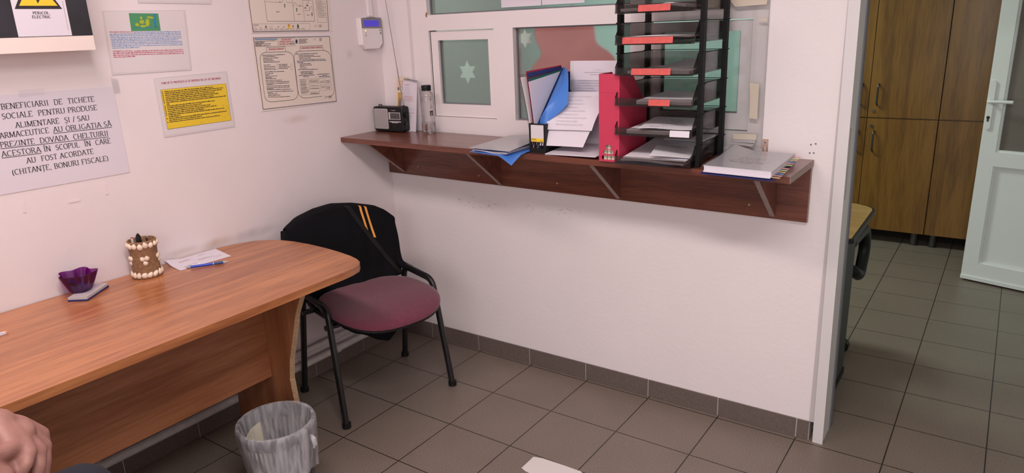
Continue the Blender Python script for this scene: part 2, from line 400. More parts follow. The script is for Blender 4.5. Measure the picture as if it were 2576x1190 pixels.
class Flat:
    """a flat face in the room to print or cut thin shapes on"""
    def __init__(s, o, ux, uy):
        s.o = Vector(o); s.ux = Vector(ux); s.uy = Vector(uy); s.n = s.ux.cross(s.uy).normalized()
    def p(s, a, b, h=0.0): return s.o + s.ux * a + s.uy * b + s.n * h
    def poly(s, bm, pts, h=0.0003, t=0.0):
        if t: prism(bm, [s.p(a, b, h) for a, b in pts], s.n * t)
        else: bm.faces.new([bm.verts.new(s.p(a, b, h)) for a, b in pts])
    def rect(s, bm, a0, b0, a1, b1, h=0.0003, t=0.0): s.poly(bm, [(a0, b0), (a1, b0), (a1, b1), (a0, b1)], h, t)
    def line(s, bm, pts, wd, h=0.0003, close=False):
        pts = [Vector((a, b)) for a, b in pts]
        if close: pts = pts + [pts[0]]
        for i in range(len(pts) - 1):
            d = pts[i + 1] - pts[i]
            if d.length < 1e-7: continue
            q = Vector((-d.y, d.x)).normalized() * wd / 2; e = d.normalized() * wd * 0.3
            s.poly(bm, [pts[i] + q - e, pts[i] - q - e, pts[i + 1] - q + e, pts[i + 1] + q + e], h)

# ------------------------------------------------------------------ lettering drawn with a broad nib
def arc(cx, cy, rx, ry, a0, a1, n=10):
    return [(cx + rx * math.cos(math.radians(a0 + (a1 - a0) * k / n)), cy + ry * math.sin(math.radians(a0 + (a1 - a0) * k / n))) for k in range(n + 1)]
GLY = {
 'A': (.72, [[(.03, 0), (.36, 1)], [(.36, 1), (.69, 0)], [(.15, .36), (.57, .36)]]),
 'B': (.62, [[(.1, 0), (.1, 1)], [(.1, 1), (.3, 1)] + arc(.3, .76, .22, .24, 90, -90, 8) + [(.1, .52)], [(.3, .52)] + arc(.32, .26, .26, .26, 90, -90, 8) + [(.1, 0)]]),
 'C': (.68, [arc(.37, .5, .31, .5, 48, 312, 16)]),
 'D': (.72, [[(.1, 0), (.1, 1)], [(.1, 1), (.3, 1)] + arc(.3, .5, .35, .5, 90, -90, 12) + [(.1, 0)]]),
 'E': (.60, [[(.1, 0), (.1, 1)], [(.1, 1), (.54, 1), (.54, .84)], [(.1, .52), (.42, .52)], [(.1, 0), (.55, 0), (.56, .18)]]),
 'F': (.56, [[(.1, 0), (.1, 1)], [(.1, 1), (.52, 1), (.52, .84)], [(.1, .52), (.4, .52)]]),
 'G': (.74, [arc(.38, .5, .32, .5, 48, 330, 16) + [(.64, .42)], [(.48, .42), (.70, .42)]]),
 'H': (.74, [[(.1, 0), (.1, 1)], [(.62, 0), (.62, 1)], [(.1, .52), (.62, .52)]]),
 'I': (.34, [[(.17, 0), (.17, 1)]]),
 'J': (.40, [[(.26, 1), (.26, .2)] + arc(.14, .16, .12, .18, 10, -130, 6)]),
 'K': (.70, [[(.1, 0), (.1, 1)], [(.1, .45), (.6, 1)], [(.24, .58), (.64, 0)]]),
 'L': (.58, [[(.1, 0), (.1, 1)], [(.1, 0), (.53, 0), (.54, .2)]]),
 'M': (.90, [[(.1, 0), (.1, 1)], [(.1, 1), (.44, .08)], [(.44, .08), (.78, 1)], [(.78, 1), (.78, 0)]]),
 'N': (.76, [[(.1, 0), (.1, 1)], [(.1, 1), (.65, 0)], [(.65, 0), (.65, 1)]]),
 'O': (.74, [arc(.37, .5, .32, .5, 0, 360, 22)]),
 'P': (.58, [[(.1, 0), (.1, 1)], [(.1, 1), (.28, 1)] + arc(.28, .74, .24, .26, 90, -90, 8) + [(.1, .48)]]),
 'R': (.68, [[(.1, 0), (.1, 1)], [(.1, 1), (.28, 1)] + arc(.28, .76, .24, .24, 90, -90, 8) + [(.1, .52)], [(.3, .52), (.64, 0)]]),
 'S': (.54, [arc(.27, .75, .19, .25, 30, 250, 9) + [(.32, .49)] + arc(.26, .25, .21, .25, 70, -150, 9)]),
 'T': (.62, [[(.31, 0), (.31, 1)], [(.04, .84), (.05, 1), (.57, 1), (.58, .84)]]),
 'U': (.74, [[(.1, 1), (.1, .3)] + arc(.36, .28, .26, .28, 180, 360, 10) + [(.62, 1)]]),
 'V': (.72, [[(.03, 1), (.36, 0)], [(.36, 0), (.69, 1)]]),
 'X': (.70, [[(.05, 1), (.65, 0)], [(.05, 0), (.65, 1)]]),
 'Z': (.62, [[(.06, .84), (.07, 1), (.55, 1), (.06, 0), (.56, 0), (.57, .18)]]),
 '0': (.52, [arc(.26, .5, .2, .5, 0, 360, 18)]), '2': (.52, [arc(.25, .72, .18, .27, 160, -40, 8) + [(.06, 0), (.46, 0)]]),
 '3': (.52, [arc(.24, .75, .17, .24, 150, -80, 8) + arc(.24, .26, .2, .27, 80, -150, 8)]),
 ',': (.24, [[(.12, .06), (.12, 0), (.06, -.16)]]), '.': (.24, [[(.1, .02), (.14, .02)]]),
 '/': (.36, [[(.04, -.1), (.32, 1.05)]]), '-': (.4, [[(.06, .38), (.34, .38)]]),
 '(': (.36, [arc(.5, .4, .36, .72, 130, 230, 8)]), ')': (.36, [arc(-.14, .4, .36, .72, 50, -50, 8)]),
 ' ': (.34, []),
}
def _mark(base, extra):
    wd, st = GLY[base]; return (wd, st + extra(wd))
GLY['Ă'] = _mark('A', lambda q: [arc(q / 2, 1.22, .17, .13, 190, 350, 8)])
GLY['Î'] = _mark('I', lambda q: [[(q / 2 - .16, 1.08), (q / 2, 1.24), (q / 2 + .16, 1.08)]])
GLY['Ș'] = _mark('S', lambda q: [[(.27, -.12), (.27, -.18), (.2, -.32)]])
GLY['Ț'] = _mark('T', lambda q: [[(.31, -.12), (.31, -.18), (.24, -.32)]])

def text_width(s, gap=.07): return sum(GLY[c][0] + gap for c in s) - gap

def write(bm, F, s, a0, b0, a1, b1, cap, bold=1.0, serif=True, h=0.0004):
    """lettering s from (a0,b0) to (a1,b1) on the flat F, capital height cap"""
    d = Vector((a1 - a0, b1 - b0)); W = text_width(s); k = d.length / W; ex = d.normalized(); ey = Vector((-ex.y, ex.x))
    def q(x, y):
        v = Vector((a0, b0)) + ex * (x * k) + ey * (y * cap); return v
    x = 0.0
    for c in s:
        wd, strokes = GLY[c]
        for st in strokes:
            pts = [q(x + u, v) for u, v in st]; L = []
            for i, p in enumerate(pts):
                t = (pts[min(i + 1, len(pts) - 1)] - pts[max(i - 1, 0)])
                if t.length < 1e-9: t = ex
                t = t.normalized(); th = math.atan2(t.dot(ey), t.dot(ex))
                wpen = (0.045 + 0.085 * abs(math.sin(th - 0.26))) * cap * bold if serif else 0.11 * cap * bold
                nrm = Vector((-t.y, t.x)) * wpen / 2; L.append((p + nrm, p - nrm))
            for i in range(len(L) - 1):
                try: F.poly(bm, [L[i][0], L[i][1], L[i + 1][1], L[i + 1][0]], h)
                except ValueError: pass
            if serif:
                for (u, v), (u2, v2) in ((st[0], st[1]), (st[-1], st[-2])):
                    if v in (0, 1) and abs(v2 - v) > 0.5 and abs(u2 - u) < 0.8:
                        e = 0.035 if v == 0 else -0.035; c0 = q(x + u, v); c1 = q(x + u, v + e); hw = ex * 0.17 * k
                        F.poly(bm, [c0 - hw, c0 + hw, c1 + hw, c1 - hw], h + 0.00005)
        x += wd + .07

def words(bm, F, a0, b0, a1, b1, hgt, rg, h=0.0004, gap=0.35, lo=1.2, hi=4.5):
    """a line of print too small to read: word-length strokes broken into letters"""
    d = Vector((a1 - a0, b1 - b0)); Lg = d.length; ex = d.normalized(); ey = Vector((-ex.y, ex.x)); x = 0; o = Vector((a0, b0))
    while x < Lg - hgt * 0.5:
        wl = min(rg.uniform(lo, hi) * hgt, Lg - x); c = x
        while c < x + wl - 1e-6:
            cw = min(hgt * rg.uniform(0.42, 0.7), x + wl - c); hh = hgt * rg.choice((0.62, 0.62, 0.7, 1.0))
            p0 = o + ex * c; p1 = o + ex * (c + cw * 0.86)
            F.poly(bm, [p0, p1, p1 + ey * hh, p0 + ey * hh], h); c += cw
        x += wl + hgt * gap

# ------------------------------------------------------------------ the rooms
H = 2.7; XR = 3.9; YF = -4.25; OY = 3.3
def slab(name, boxes, m, parent=None):
    bm = B()
    for lo, hi in boxes: box(bm, lo, hi)
    return structure(name, bm, m, parent=parent)
slab('floor', [((-1.3, YF - .1, -0.05), (XR + .1, OY + .1, 0))], M['floor'])
slab('ceiling', [((-1.3, YF - .1, H), (XR + .1, OY + .1, H + .1))], M['ceil'])
slab('wall_left', [((-0.12, YF, 0), (0, 0.12, H))], M['wall_left'])
WT = 0.12
back = slab('wall_back', [((0, 0, 0), (2.062, WT, 1.055)), ((1.822, 0, 1.055), (2.062, WT, 2.1)), ((0, 0, 1.055), (0.187, WT, 2.1)),
                   ((0, 0, 2.1), (2.062, WT, H)), ((2.062, 0, 2.08), (3.02, WT, H)), ((3.02, 0, 0), (XR, WT, H))], M['wall'])
slab('wall_right', [((XR, YF, 0), (XR + .1, WT, H))], M['wall'])
WX0, WX1, WZ0, WZ1 = 1.35, 3.35, 0.9, 2.2
slab('wall_front', [((0, YF - .1, 0), (XR, YF, WZ0)), ((0, YF - .1, WZ1), (XR, YF, H)), ((0, YF - .1, WZ0), (WX0, YF, WZ1)), ((WX1, YF - .1, WZ0), (XR, YF, WZ1))], M['wall'])
wf = bpy.data.objects.new('window_2', None); COL.objects.link(wf); wf['kind'] = 'structure'
bm = B()
for lo, hi in (((WX0, YF - .08, WZ0), (WX0 + .06, YF - .02, WZ1)), ((WX1 - .06, YF - .08, WZ0), (WX1, YF - .02, WZ1)), ((WX0 + .06, YF - .08, WZ0), (WX1 - .06, YF - .02, WZ0 + .06)),
               ((WX0 + .06, YF - .08, WZ1 - .06), (WX1 - .06, YF - .02, WZ1)), ((2.32, YF - .08, WZ0 + .06), (2.38, YF - .02, WZ1 - .06))): box(bm, lo, hi)
structure('window_frame', bm, M['pvc'], parent=wf)
bm = B(); box(bm, (WX0 + .06, YF - .055, WZ0 + .06), (WX1 - .06, YF - .050, WZ1 - .06)); structure('window_pane', bm, M['plexi'], parent=wf)
# office behind
slab('wall_office_far', [((-1.3, OY, 0), (XR, OY + .1, H))], mat('pale_teal_paint', (0.58, 0.80, 0.78), 0.8))
slab('wall_office_right', [((3.5, WT, 0), (3.6, OY, H))], M['off'])
slab('wall_office_left', [((-1.3, WT, 0), (-1.2, OY, H))], mat('grey_office_paint', (0.36, 0.35, 0.35), 0.8))
slab('wall_office_near', [((-1.2, 0.0, 0), (-0.12, WT, H))], M['off'])

# screw holes and plugs in the back wall (dark discs set into it)
for k, (u, v) in enumerate(((2040, 364), (2052, 362), (2037, 385), (2047, 385))):
    q = at(u, v, 1, 0); bm = B(); lathe(bm, [(0.0045, -0.0015), (0.003, -0.0002)], (0, 0, 0), 12)
    bm.transform(Matrix.Translation((q.x, -0.0004, q.z)) @ Matrix.Rotation(math.radians(90), 4, 'X') @ Matrix.Translation((0, 0, .0)))
    structure('drill_hole', bm, M['inkgrey'], parent=back)
bm = B()  # scuff line under the shelf
rs = random.Random(3); F = Flat((0, 0, 0), (1, 0, 0), (0, 0, 1))
for k in range(46):
    t = rs.random(); q = at(1130 + t * 330 + rs.uniform(-4, 4), 505 + t * 32 + rs.gauss(0, 7), 1, 0)
    F.line(bm, [(q.x, q.z), (q.x + rs.uniform(.003, .016), q.z + rs.uniform(-.001, .001))], rs.uniform(.0006, .0018), 0.0003)
structure('scuff_mark', bm, mat('scuff', (0.42, 0.35, 0.33), 0.8), parent=back)

# skirting tiles
def skirting(name, x_edges, face):
    bm = B()
    a = x_edges[0]; b = x_edges[-1]
    if face == 'back': box(bm, (a, -0.007, 0), (b, -0.0005, 0.075), 1)
    else: box(bm, (0.0005, a, 0), (0.007, b, 0.075), 1)
    for p, q in zip(x_edges[:-1], x_edges[1:]):
        if face == 'back': box(bm, (p + .0016, -0.009, 0.001), (q - .0016, -0.002, 0.0776))
        else: box(bm, (0.002, p + .0016, 0.001), (0.009, q - .0016, 0.0776))
    structure(name, bm, [M['skirt'], M['grout']])
skirting('baseboard_back', [0.010, .2015, .504, .807, 1.110, 1.413, 1.716, 2.0195, 2.066], 'back')
skirting('baseboard_left', [-4.2] + [-3.95 + .303 * k for k in range(14)], 'left')

# hatch window in the back wall
win = bpy.data.objects.new('window_1', None); COL.objects.link(win); win['kind'] = 'structure'
FY, FB = 0.022, 0.085
ZT0, ZT1 = 1.540, 1.609
def bars(name, L, m, y0, y1, bev=0.002):
    bm = B()
    for x0, z0, x1, z1 in L: box(bm, (x0, y0, z0), (x1, y1, z1))
    return structure(name, bm, m, parent=win, bevel=bev)
bars('window_frame', [(.187, 1.056, .285, 2.1), (1.762, 1.056, 1.8215, 2.1), (.285, 1.056, 1.762, 1.150), (.285, ZT0, 1.762, ZT1), (.285, 2.03, 1.762, 2.1),
                      (.655, 1.150, .7555, ZT0), (1.300, 1.150, 1.360, ZT0), (1.300, ZT1, 1.360, 2.03)], M['pvc'], FY, FB)
def sash(x0, z0, x1, z1, px0, pz0, px1, pz1):
    bars('sash', [(x0, z0, px0, z1), (px1, z0, x1, z1), (px0, z0, px1, pz0), (px0, pz1, px1, z1)], M['pvc'], 0.034, 0.075)
    bars('sash_gap', [(x0 - .0045, z0 - .004, x1 + .002, z1 + .004)], M['gasket'], 0.077, 0.079, 0)
bm = B(); structure  # noqa
bars('sash', [(.2895, 1.152, .329, 1.536), (.615, 1.152, .653, 1.536), (.329, 1.152, .615, 1.209), (.329, 1.496, .615, 1.536)], M['pvc'], 0.034, 0.075)
bars('sash', [(1.364, 1.154, 1.42, 1.537), (1.718, 1.154, 1.759, 1.537), (1.42, 1.154, 1.718, 1.212), (1.42, 1.500, 1.718, 1.537)], M['pvc'], 0.034, 0.075)
bars('sash_gasket', [(.2852, 1.151, .2893, 1.539)], M['ink'], 0.035, 0.07, 0)
def pane(x0, z0, x1, z1): bars('glass_pane', [(x0, z0, x1, z1)], M['pane'], 0.055, 0.060, 0)
for q in ((.329, 1.209, .615, 1.496), (1.42, 1.212, 1.718, 1.500), (.7555, 1.150, 1.300, ZT0), (.285, ZT1, 1.300, 2.03), (1.360, ZT1, 1.762, 2.03)): pane(*q)
bars('glazing_bead', [(.7555, 1.150, .762, ZT0), (.762, 1.150, 1.294, 1.156), (.762, ZT0 - .006, 1.294, ZT0), (1.294, 1.150, 1.300, ZT0), (.285, ZT1, .2915, 2.03), (.2915, ZT1, 1.294, ZT1 + .006),
                      (.329, 1.209, .334, 1.496), (.334, 1.209, .610, 1.214), (.610, 1.209, .615, 1.496), (1.42, 1.212, 1.425, 1.5), (1.425, 1.212, 1.713, 1.217), (1.713, 1.212, 1.718, 1.5)], M['gasket'], 0.046, 0.055, 0)

# torn paint chip at the frame's corner
bm = B(); F = Flat((0, FY, 0), (1, 0, 0), (0, 0, 1)); q = [at(u, v, 1, FY) for u, v in ((1071, 32), (1076, 31), (1074, 36), (1075, 41), (1072, 45), (1070, 39))]
F.poly(bm, [(p.x, p.z) for p in q], 0.0004); structure('paint_chip', bm, mat('chipped_paint', (0.30, 0.15, 0.075), 0.8), parent=win)

# door frame between the rooms (its leaf has been taken off)
d1 = bpy.data.objects.new('door_1', None); COL.objects.link(d1); d1['kind'] = 'structure'
def leanx(z): return (1.58 - z) * 0.010
def leanbox(bm, x0, x1, y0, y1, z0, z1):
    a, b = leanx(z0), leanx(z1)
    prism(bm, [(x0 + a, y0, z0), (x1 + a, y0, z0), (x1 + a, y1, z0), (x0 + a, y1, z0)], (b - a, 0, z1 - z0))
bm = B(); leanbox(bm, 2.0655, 2.101, -0.012, 0.0, 0, 2.08); leanbox(bm, 2.072, 2.099, 0.0, 0.112, 0, 2.08)
structure('door_jamb', bm, mat('white_jamb_profile', (0.66, 0.64, 0.64), .4), parent=d1, bevel=0.002)
bm = B(); leanbox(bm, 2.085, 2.103, 0.114, 0.150, 0, 2.08); structure('door_seal', bm, M['gasket'], parent=d1)
bm = B(); prism(bm, [(2.0623, -0.003, 0), (2.0650 + leanx(0), -0.003, 0), (2.0650 + leanx(2.08), -0.003, 2.08), (2.0623, -0.003, 2.08)] if leanx(2.08) > -0.0026 else [(2.0623, -0.003, .078), (2.0650 + leanx(.078), -0.003, .078), (2.0650 + leanx(1.55), -0.003, 1.55), (2.0623, -0.003, 1.8)], (0, 0.1, 0)); structure('door_joint', bm, M['silver'], parent=d1)
bm = B(); box(bm, (2.105, -.012, 2.045), (3.0, .112, 2.08)); box(bm, (2.98, -.012, 0), (3.018, .112, 2.045)); structure('door_head', bm, M['pvc'], parent=d1)
bm = B(); leanbox(bm, 2.0993, 2.1005, .008, .026, .935, 1.178); leanbox(bm, 2.0993, 2.1012, .010, .024, 1.07, 1.12); structure('strike_plate', bm, M['lightgrey'], parent=d1)

# ------------------------------------------------------------------ lamps in view of nobody, fixtures for the lights above, the second one added for brightness
def lamp_fixture(x, y, sx, sy, label):
    t = thing('ceiling_lamp', label, 'ceiling lamp', (x, y, H))
    bm = B(); box(bm, (-sx / 2, -sy / 2, -.05), (sx / 2, sy / 2, 0)); link('lamp_body', bm, M['silver'], t)
    bm = B(); box(bm, (-sx / 2 + .02, -sy / 2 + .02, -.056), (sx / 2 - .02, sy / 2 - .02, -.0505)); link('diffuser', bm, M['lampface'], t)
lamp_fixture(0.95, -1.9, 1.25, .3, 'long ceiling lamp in the front room, above the table')
lamp_fixture(2.45, -2.1, 1.25, .3, 'added unseen ceiling lamp for more top light on the doorway side')
lamp_fixture(0.25, 1.75, 1.25, .55, 'square ceiling lamp in the office behind')

# ------------------------------------------------------------------ wall shelf
def zs(x): return 1.083 - 0.0072 * x
t = thing('wall_shelf', 'long walnut veneer shelf on triangular brackets under the frosted hatch window', 'shelf', (0, 0, 1.0))
bm = B(); TH = 0.022
def shp(x, y, dz=0): return (x, y, zs(x) + dz)
prism(bm, [shp(.002, -.315, -TH), shp(2.0, -.315, -TH), shp(2.0, -.0006, -TH), shp(.002, -.0006, -TH)], (0, 0, TH))
link('shelf_board', bm, M['shelfwood'], t, world=True, bevel=.0012)
bm = B(); prism(bm, [shp(2.0003, -.315, -TH), shp(2.0018, -.315, -TH), shp(2.0018, -.001, -TH), shp(2.0003, -.001, -TH)], (0, 0, TH - .0004))
link('end_edging', bm, M['edgegrey'], t, world=True, label='grey worn end edging')
bm = B(); prism(bm, [(.002, -.018, .8655), (1.997, -.018, .849), (1.997, -.018, zs(1.997) - TH - .0005), (.002, -.018, zs(0) - TH - .0005)], (0, .0174, 0))
link('back_board', bm, M['shelfwood'], t, world=True)
bm = B(); prism(bm, [(1.9972, -.0182, .849), (1.9985, -.0182, .849), (1.9985, -.0182, 1.046), (1.9972, -.0182, 1.046)], (0, .0174, 0)); link('end_edging', bm, M['edgegrey'], t, world=True)
for (u0, v0), (u1, v1) in (((930, 362), (1020, 432)), ((1178, 389), (1263, 465)), ((1487, 421), (1561, 500)), ((1905, 456), (1950, 545))):
    q = at(u1, v1, 1, -.02); x = q.x - .010; zt = zs(x) - TH - .0006; zb = q.z
    bm = B(); prism(bm, [(x - .009, -.0186, zt), (x - .009, -.265, zt), (x - .009, -.0186, zb)], (.018, 0, 0)); br = link('bracket', bm, M['shelfwood'], t, world=True)
    bm = B(); n = Vector((0, -(zt - zb), -(.265 - .0186))).normalized() * .0012
    prism(bm, [(x - .009, -.0186, zb), (x + .009, -.0186, zb), (x + .009, -.265, zt), (x - .009, -.265, zt)], n)
    bm.transform(Matrix.Translation((0, 0, -1.0))); link('bracket_edge', bm, M['edgegrey'], br, label='grey raw bracket edge')
for u, v in ((1205, 442), (1402, 461), (1885, 515), (1052, 419)):
    q = at(u, v, 1, -.0185); bm = B(); cyl(bm, (q.x, -.0183, q.z), (q.x, -.021, q.z), .0042, 12); link('screw_head', bm, M['chip'], t, world=True)

# ------------------------------------------------------------------ table
t = thing('table', 'cherry veneer table with one rounded end pushed against the left wall', 'table', (.35, -1.6, 0))
TZ = .742; TT = .026
out = [(.004, -2.42), (.688, -2.42), (.688, -1.06), (.688, -.98), (.684, -.93), (.672, -.888), (.650, -.862), (.615, -.843), (.567, -.828), (.49, -.814), (.405, -.804),
       (.30, -.799), (.213, -.803), (.15, -.815), (.10, -.836), (.05, -.88), (.018, -.945), (.004, -1.0)]
bm = B(); prism(bm, [(x, y, TZ - TT) for x, y in out], (0, 0, TT)); link('table_top', bm, M['tablewood'], t, world=True, bevel=.002)
prof = [(.12, 0), (.502, 0), (.492, .12), (.4814, .242), (.4735, .33), (.489, .41), (.5164, .4847), (.5557, .601), (.595, .676), (.612, TZ - TT - .0006), (.12, TZ - TT - .0006)]
for y, nm in ((-1.10, 'a'), (-2.24, 'b')):
    bm = B(); prism(bm, [(x, y, z) for x, z in prof], (0, .022, 0)); lg = link('leg_panel', bm, M['legwood'], t, world=True)
    bm = B(); pp = prof[1:-1]
    for (x0, z0), (x1, z1) in zip(pp[:-1], pp[1:]): prism(bm, [(x0 + .0002, y, z0), (x0 + .0022, y, z0), (x1 + .0022, y, z1), (x1 + .0002, y, z1)], (0, .022, 0))
    bm.transform(Matrix.Translation((-.35, 1.6, 0))); link('raw_edge', bm, M['chip'], lg, label='raw chipboard edge')
bm = B(); box(bm, (.350, -2.2175, .313), (.368, -1.1004, TZ - TT - .0006)); link('modesty_panel', bm, M['panelwood'], t, world=True)

# ------------------------------------------------------------------ heating pipes along the left wall
for z, r, lab in ((.098, .017, 'lower white painted heating pipe along the left wall by the floor tiles'), (.158, .014, 'upper white painted heating pipe along the left wall above its thicker twin')):
    t = thing('heating_pipe', lab, 'pipe', (.03, -2, z), group='heating pipes on the left wall')
    bm = B(); cyl(bm, (0, -2.0, 0), (0, 1.92, 0), r, 14); link('pipe_run', bm, M['pipe'], t, smooth=True)
    for y in (-1.66, -.50):
        bm = B(); tube(bm, [(0, y + 2 - .012, 0), (0, y + 2 + .012, 0)], r + .004, 14); box(bm, (-.028, y + 2 - .010, -.010), (0, y + 2 + .010, .010)); link('pipe_clip', bm, M['pipe'], t)
    if z < .12:
        bm = B(); cyl(bm, (0, .33, 0), (0, .39, 0), .0225, 14); link('collar', bm, M['pipe'], t, smooth=True)
        bm = B(); cyl(bm, (0, .36, .018), (0.006, .36, .034), .013, 12); link('bleed_screw', bm, M['pipe'], t, smooth=True)


# ------------------------------------------------------------------ notices on the left wall
def lw(u, v, x=.003):
    q = at(u, v, 0, x); return (q.y, q.z)
LF = lambda x: Flat((x, 0, 0), (0, 1, 0), (0, 0, 1))
def sheet(t, name, corners, m, x0=.0008, x1=.0022):
    bm = B(); prism(bm, [(x0, a, b) for a, b in corners], (x1 - x0, 0, 0)); return link(name, bm, m, t, world=True)
def print_on(t, name, m, fn, x=.0026, label=None):
    bm = B(); fn(bm, LF(x)); return link(name, bm, m, t, world=True, label=label)
def quad_grid(c):   # bilinear map on a quad given TL,TR,BR,BL (y,z)
    TL, TR, BR, BL = [Vector(k) for k in c]
    return lambda a, b: tuple((TL * (1 - a) + TR * a) * (1 - b) + (BL * (1 - a) + BR * a) * b)

# printed A3 notice
t = thing('paper_notice', 'large white paper notice in black serif capitals about social vouchers', 'notice', (0, -1.5, 1.25))
c = [lw(-38, 238), lw(284, 217), lw(327, 432), lw(-20, 491)]
c = [(-1.712, c[1][1] + .002), (-1.2985, 1.398), (-1.2965, 1.1015), (-1.714, 1.105)]
sheet(t, 'sheet', c, M['paper'])
def fn(bm, F):
    for s, p0, p1, cap in (('BENEFICIARII  DE  TICHETE', (4, 275.5), (238, 255), .0166), ('SOCIALE  PENTRU PRODUSE', (6, 300), (245, 276.5), .0166), ('ALIMENTARE  ȘI / SAU', (40, 322), (226, 302), .0166),
                       ('FARMACEUTICE', (-10, 350), (124, 334), .0166), ('AU OBLIGAȚIA SĂ', (135, 333), (281, 317), .0166),
                       ('PREZINTE  DOVADA  CHELTUIRII', (2, 371.5), (273, 341), .0166), ('ACESTORA', (5, 395), (104, 382.5), .0166), ('ÎN  SCOPUL  ÎN  CARE', (111, 381.5), (279, 360), .0166),
                       ('AU  FOST ACORDATE', (68, 411), (236, 386.5), .0166), ('(CHITANȚE, BONURI FISCALE)', (31, 441), (274, 403.5), .0166)):
        write(bm, F, s, *lw(*p0), *lw(*p1), cap)
    for p0, p1 in (((135, 336), (281, 320)), ((2, 374.5), (273, 344.5)), ((5, 398), (104, 385.5))): F.line(bm, [lw(*p0), lw(*p1)], .0016)
print_on(t, 'lettering', M['ink'], fn)
bm = B()
F = LF(.0028); F.poly(bm, [lw(45, 228), lw(112, 221), lw(113, 238), lw(48, 246)], 0); link('tape_piece', bm, M['sleeve'], t, world=True)
bm = B(); F.poly(bm, [lw(278, 196), lw(296, 199), lw(303, 232), lw(288, 236)], 0); link('tape_piece', bm, M['sleeve'], t, world=True)

# laminated notice with a cartoon
t = thing('laminated_notice', 'laminated notice with blue and red print and a green cartoon picture on top', 'notice', (0, -1.15, 1.54))
sheet(t, 'lamination', [lw(257, 27), lw(465, 25), lw(482, 176), lw(282, 189)], M['lamin'])
sheet(t, 'sheet', [lw(262, 30), lw(461, 28), lw(478, 173), lw(286, 184)], M['laminp'], .0023, .0025)
print_on(t, 'picture', M['green'], lambda bm, F: F.poly(bm, [lw(324, 33), lw(398, 34), lw(404.5, 77.5), lw(330.5, 78.5)], 0), .0028)
def blobs(bm, F, L):
    for u, v, a, b, ang in L:
        pts = []
        for k in range(14):
            q = 2 * math.pi * k / 14; x = a * math.cos(q); y = b * math.sin(q); an = math.radians(ang)
            pts.append(lw(u + x * math.cos(an) - y * math.sin(an), v + x * math.sin(an) + y * math.cos(an)))
        F.poly(bm, pts[::-1], 0)
print_on(t, 'picture_figure', M['cartoon'], lambda bm, F: blobs(bm, F, [(357, 55, 6, 5, 0), (355, 45, 3, 3.5, 0), (345, 62, 5, 4, 20), (360, 66, 8, 3, 0), (371, 57, 5, 10, 0), (378, 44, 9, 2.6, 8)]), .0031)
print_on(t, 'picture_background', M['sky'], lambda bm, F: (F.poly(bm, [lw(386, 34), lw(392, 34), lw(392, 50), lw(394, 68), lw(390, 69), lw(386, 55), lw(388, 46)][::-1], 0), F.poly(bm, [lw(334, 69), lw(396, 67.5), lw(397, 69), lw(335, 70.5)][::-1], 0)), .0030)
rg = random.Random(11)
Q = quad_grid([lw(274, 80), lw(455, 79), lw(465, 132), lw(285, 148)])
def lines_q(bm, F, rows, q, hgt):
    for b, a0, a1 in rows: words(bm, F, *q(a0, b), *q(a1, b), hgt, rg)
def rowpx(bm, F, L, hgt):
    for (u0, v0), (u1, v1) in L: words(bm, F, *lw(u0, v0), *lw(u1, v1), hgt, rg, 0)
def fn(bm, F):
    rowpx(bm, F, [((336, 82.5), (455, 80.5)), ((276, 87.5), (455.5, 84.5)), ((277, 91.5), (456, 88.5)), ((278, 96), (456.5, 93)), ((279, 100.5), (457, 97)), ((280, 104.5), (448, 101)),
                  ((280.5, 109), (458, 105)), ((281, 113), (459, 109)), ((282, 117.5), (460, 113.5)), ((283, 122), (351, 120.5))], .0038)
print_on(t, 'blue_lettering', M['inkblue'], fn, label='blue print')
def fn(bm, F):
    write(bm, F, 'PERSOANELE RĂMASE BLOCATE', *lw(275.5, 82.5), *lw(334, 82), .0045, 1.3, False)
    write(bm, F, 'INFORMAȚIILE OFICIALE', *lw(284, 131.5), *lw(333, 130), .0052, 1.3, False)
    rowpx(bm, F, [((337, 130), (461, 126)), ((284.5, 136), (462, 130.5)), ((285, 140.5), (463, 135)), ((286, 145), (343, 143))], .0040)
print_on(t, 'red_lettering', M['inkred'], fn, label='dark red print')

# yellow fire notice
t = thing('laminated_notice', 'laminated notice with a yellow text field, tilted, right of the big white notice', 'notice', (0, -1.0, 1.3))
sheet(t, 'lamination', [lw(386, 197), lw(570, 179), lw(592, 319), lw(414, 346)], M['lamin'])
sheet(t, 'sheet', [lw(389, 200), lw(567, 183), lw(588, 316), lw(416, 341)], M['laminp'], .0023, .0025)
print_on(t, 'title_lettering', M['inkred'], lambda bm, F: write(bm, F, 'CUM SĂ TE PROTEJEZI ȘI SĂ INTERVII ÎN CAZ DE INCENDIU', *lw(406, 212), *lw(555.5, 199), .0068, 1.5), .0028)
YC = [lw(404.3, 226.5), lw(567.8, 210.5), lw(581.3, 302.5), lw(422, 325)]
print_on(t, 'text_field_border', M['ink'], lambda bm, F: F.poly(bm, [lw(403.5, 226), lw(568.4, 210), lw(582, 303), lw(421.6, 326)][::-1], 0), .0028)
print_on(t, 'text_field', M['yellow'], lambda bm, F: F.poly(bm, YC[::-1], 0), .0030)
Qy = quad_grid(YC)
def fn(bm, F):
    ends = (.79, .95, .92, .80, .86, .78, .97, .09, .78, .57, .71, .80, .60, .92, .22, .95, .54, .83)
    for k, e in enumerate(ends):
        b = .065 + k * .0455; words(bm, F, *Qy(.045, b), *Qy(e, b), .0040, rg, 0, .3, 2, 6)
        if k not in (7, 14, 16): F.rect(bm, Qy(.012, b)[0], Qy(.012, b)[1], Qy(.012, b)[0] + .0035, Qy(.012, b)[1] + .0035, 0)
    for a, b in ((.9, .58), (.95, .60), (.97, .66), (.94, .70), (.93, .74), (.55, .46), (.5, .95), (.53, .97), (.97, .85), (.9, .9)):
        y, z = Qy(a, b); F.rect(bm, y, z, y + .0022, z + .002, 0)
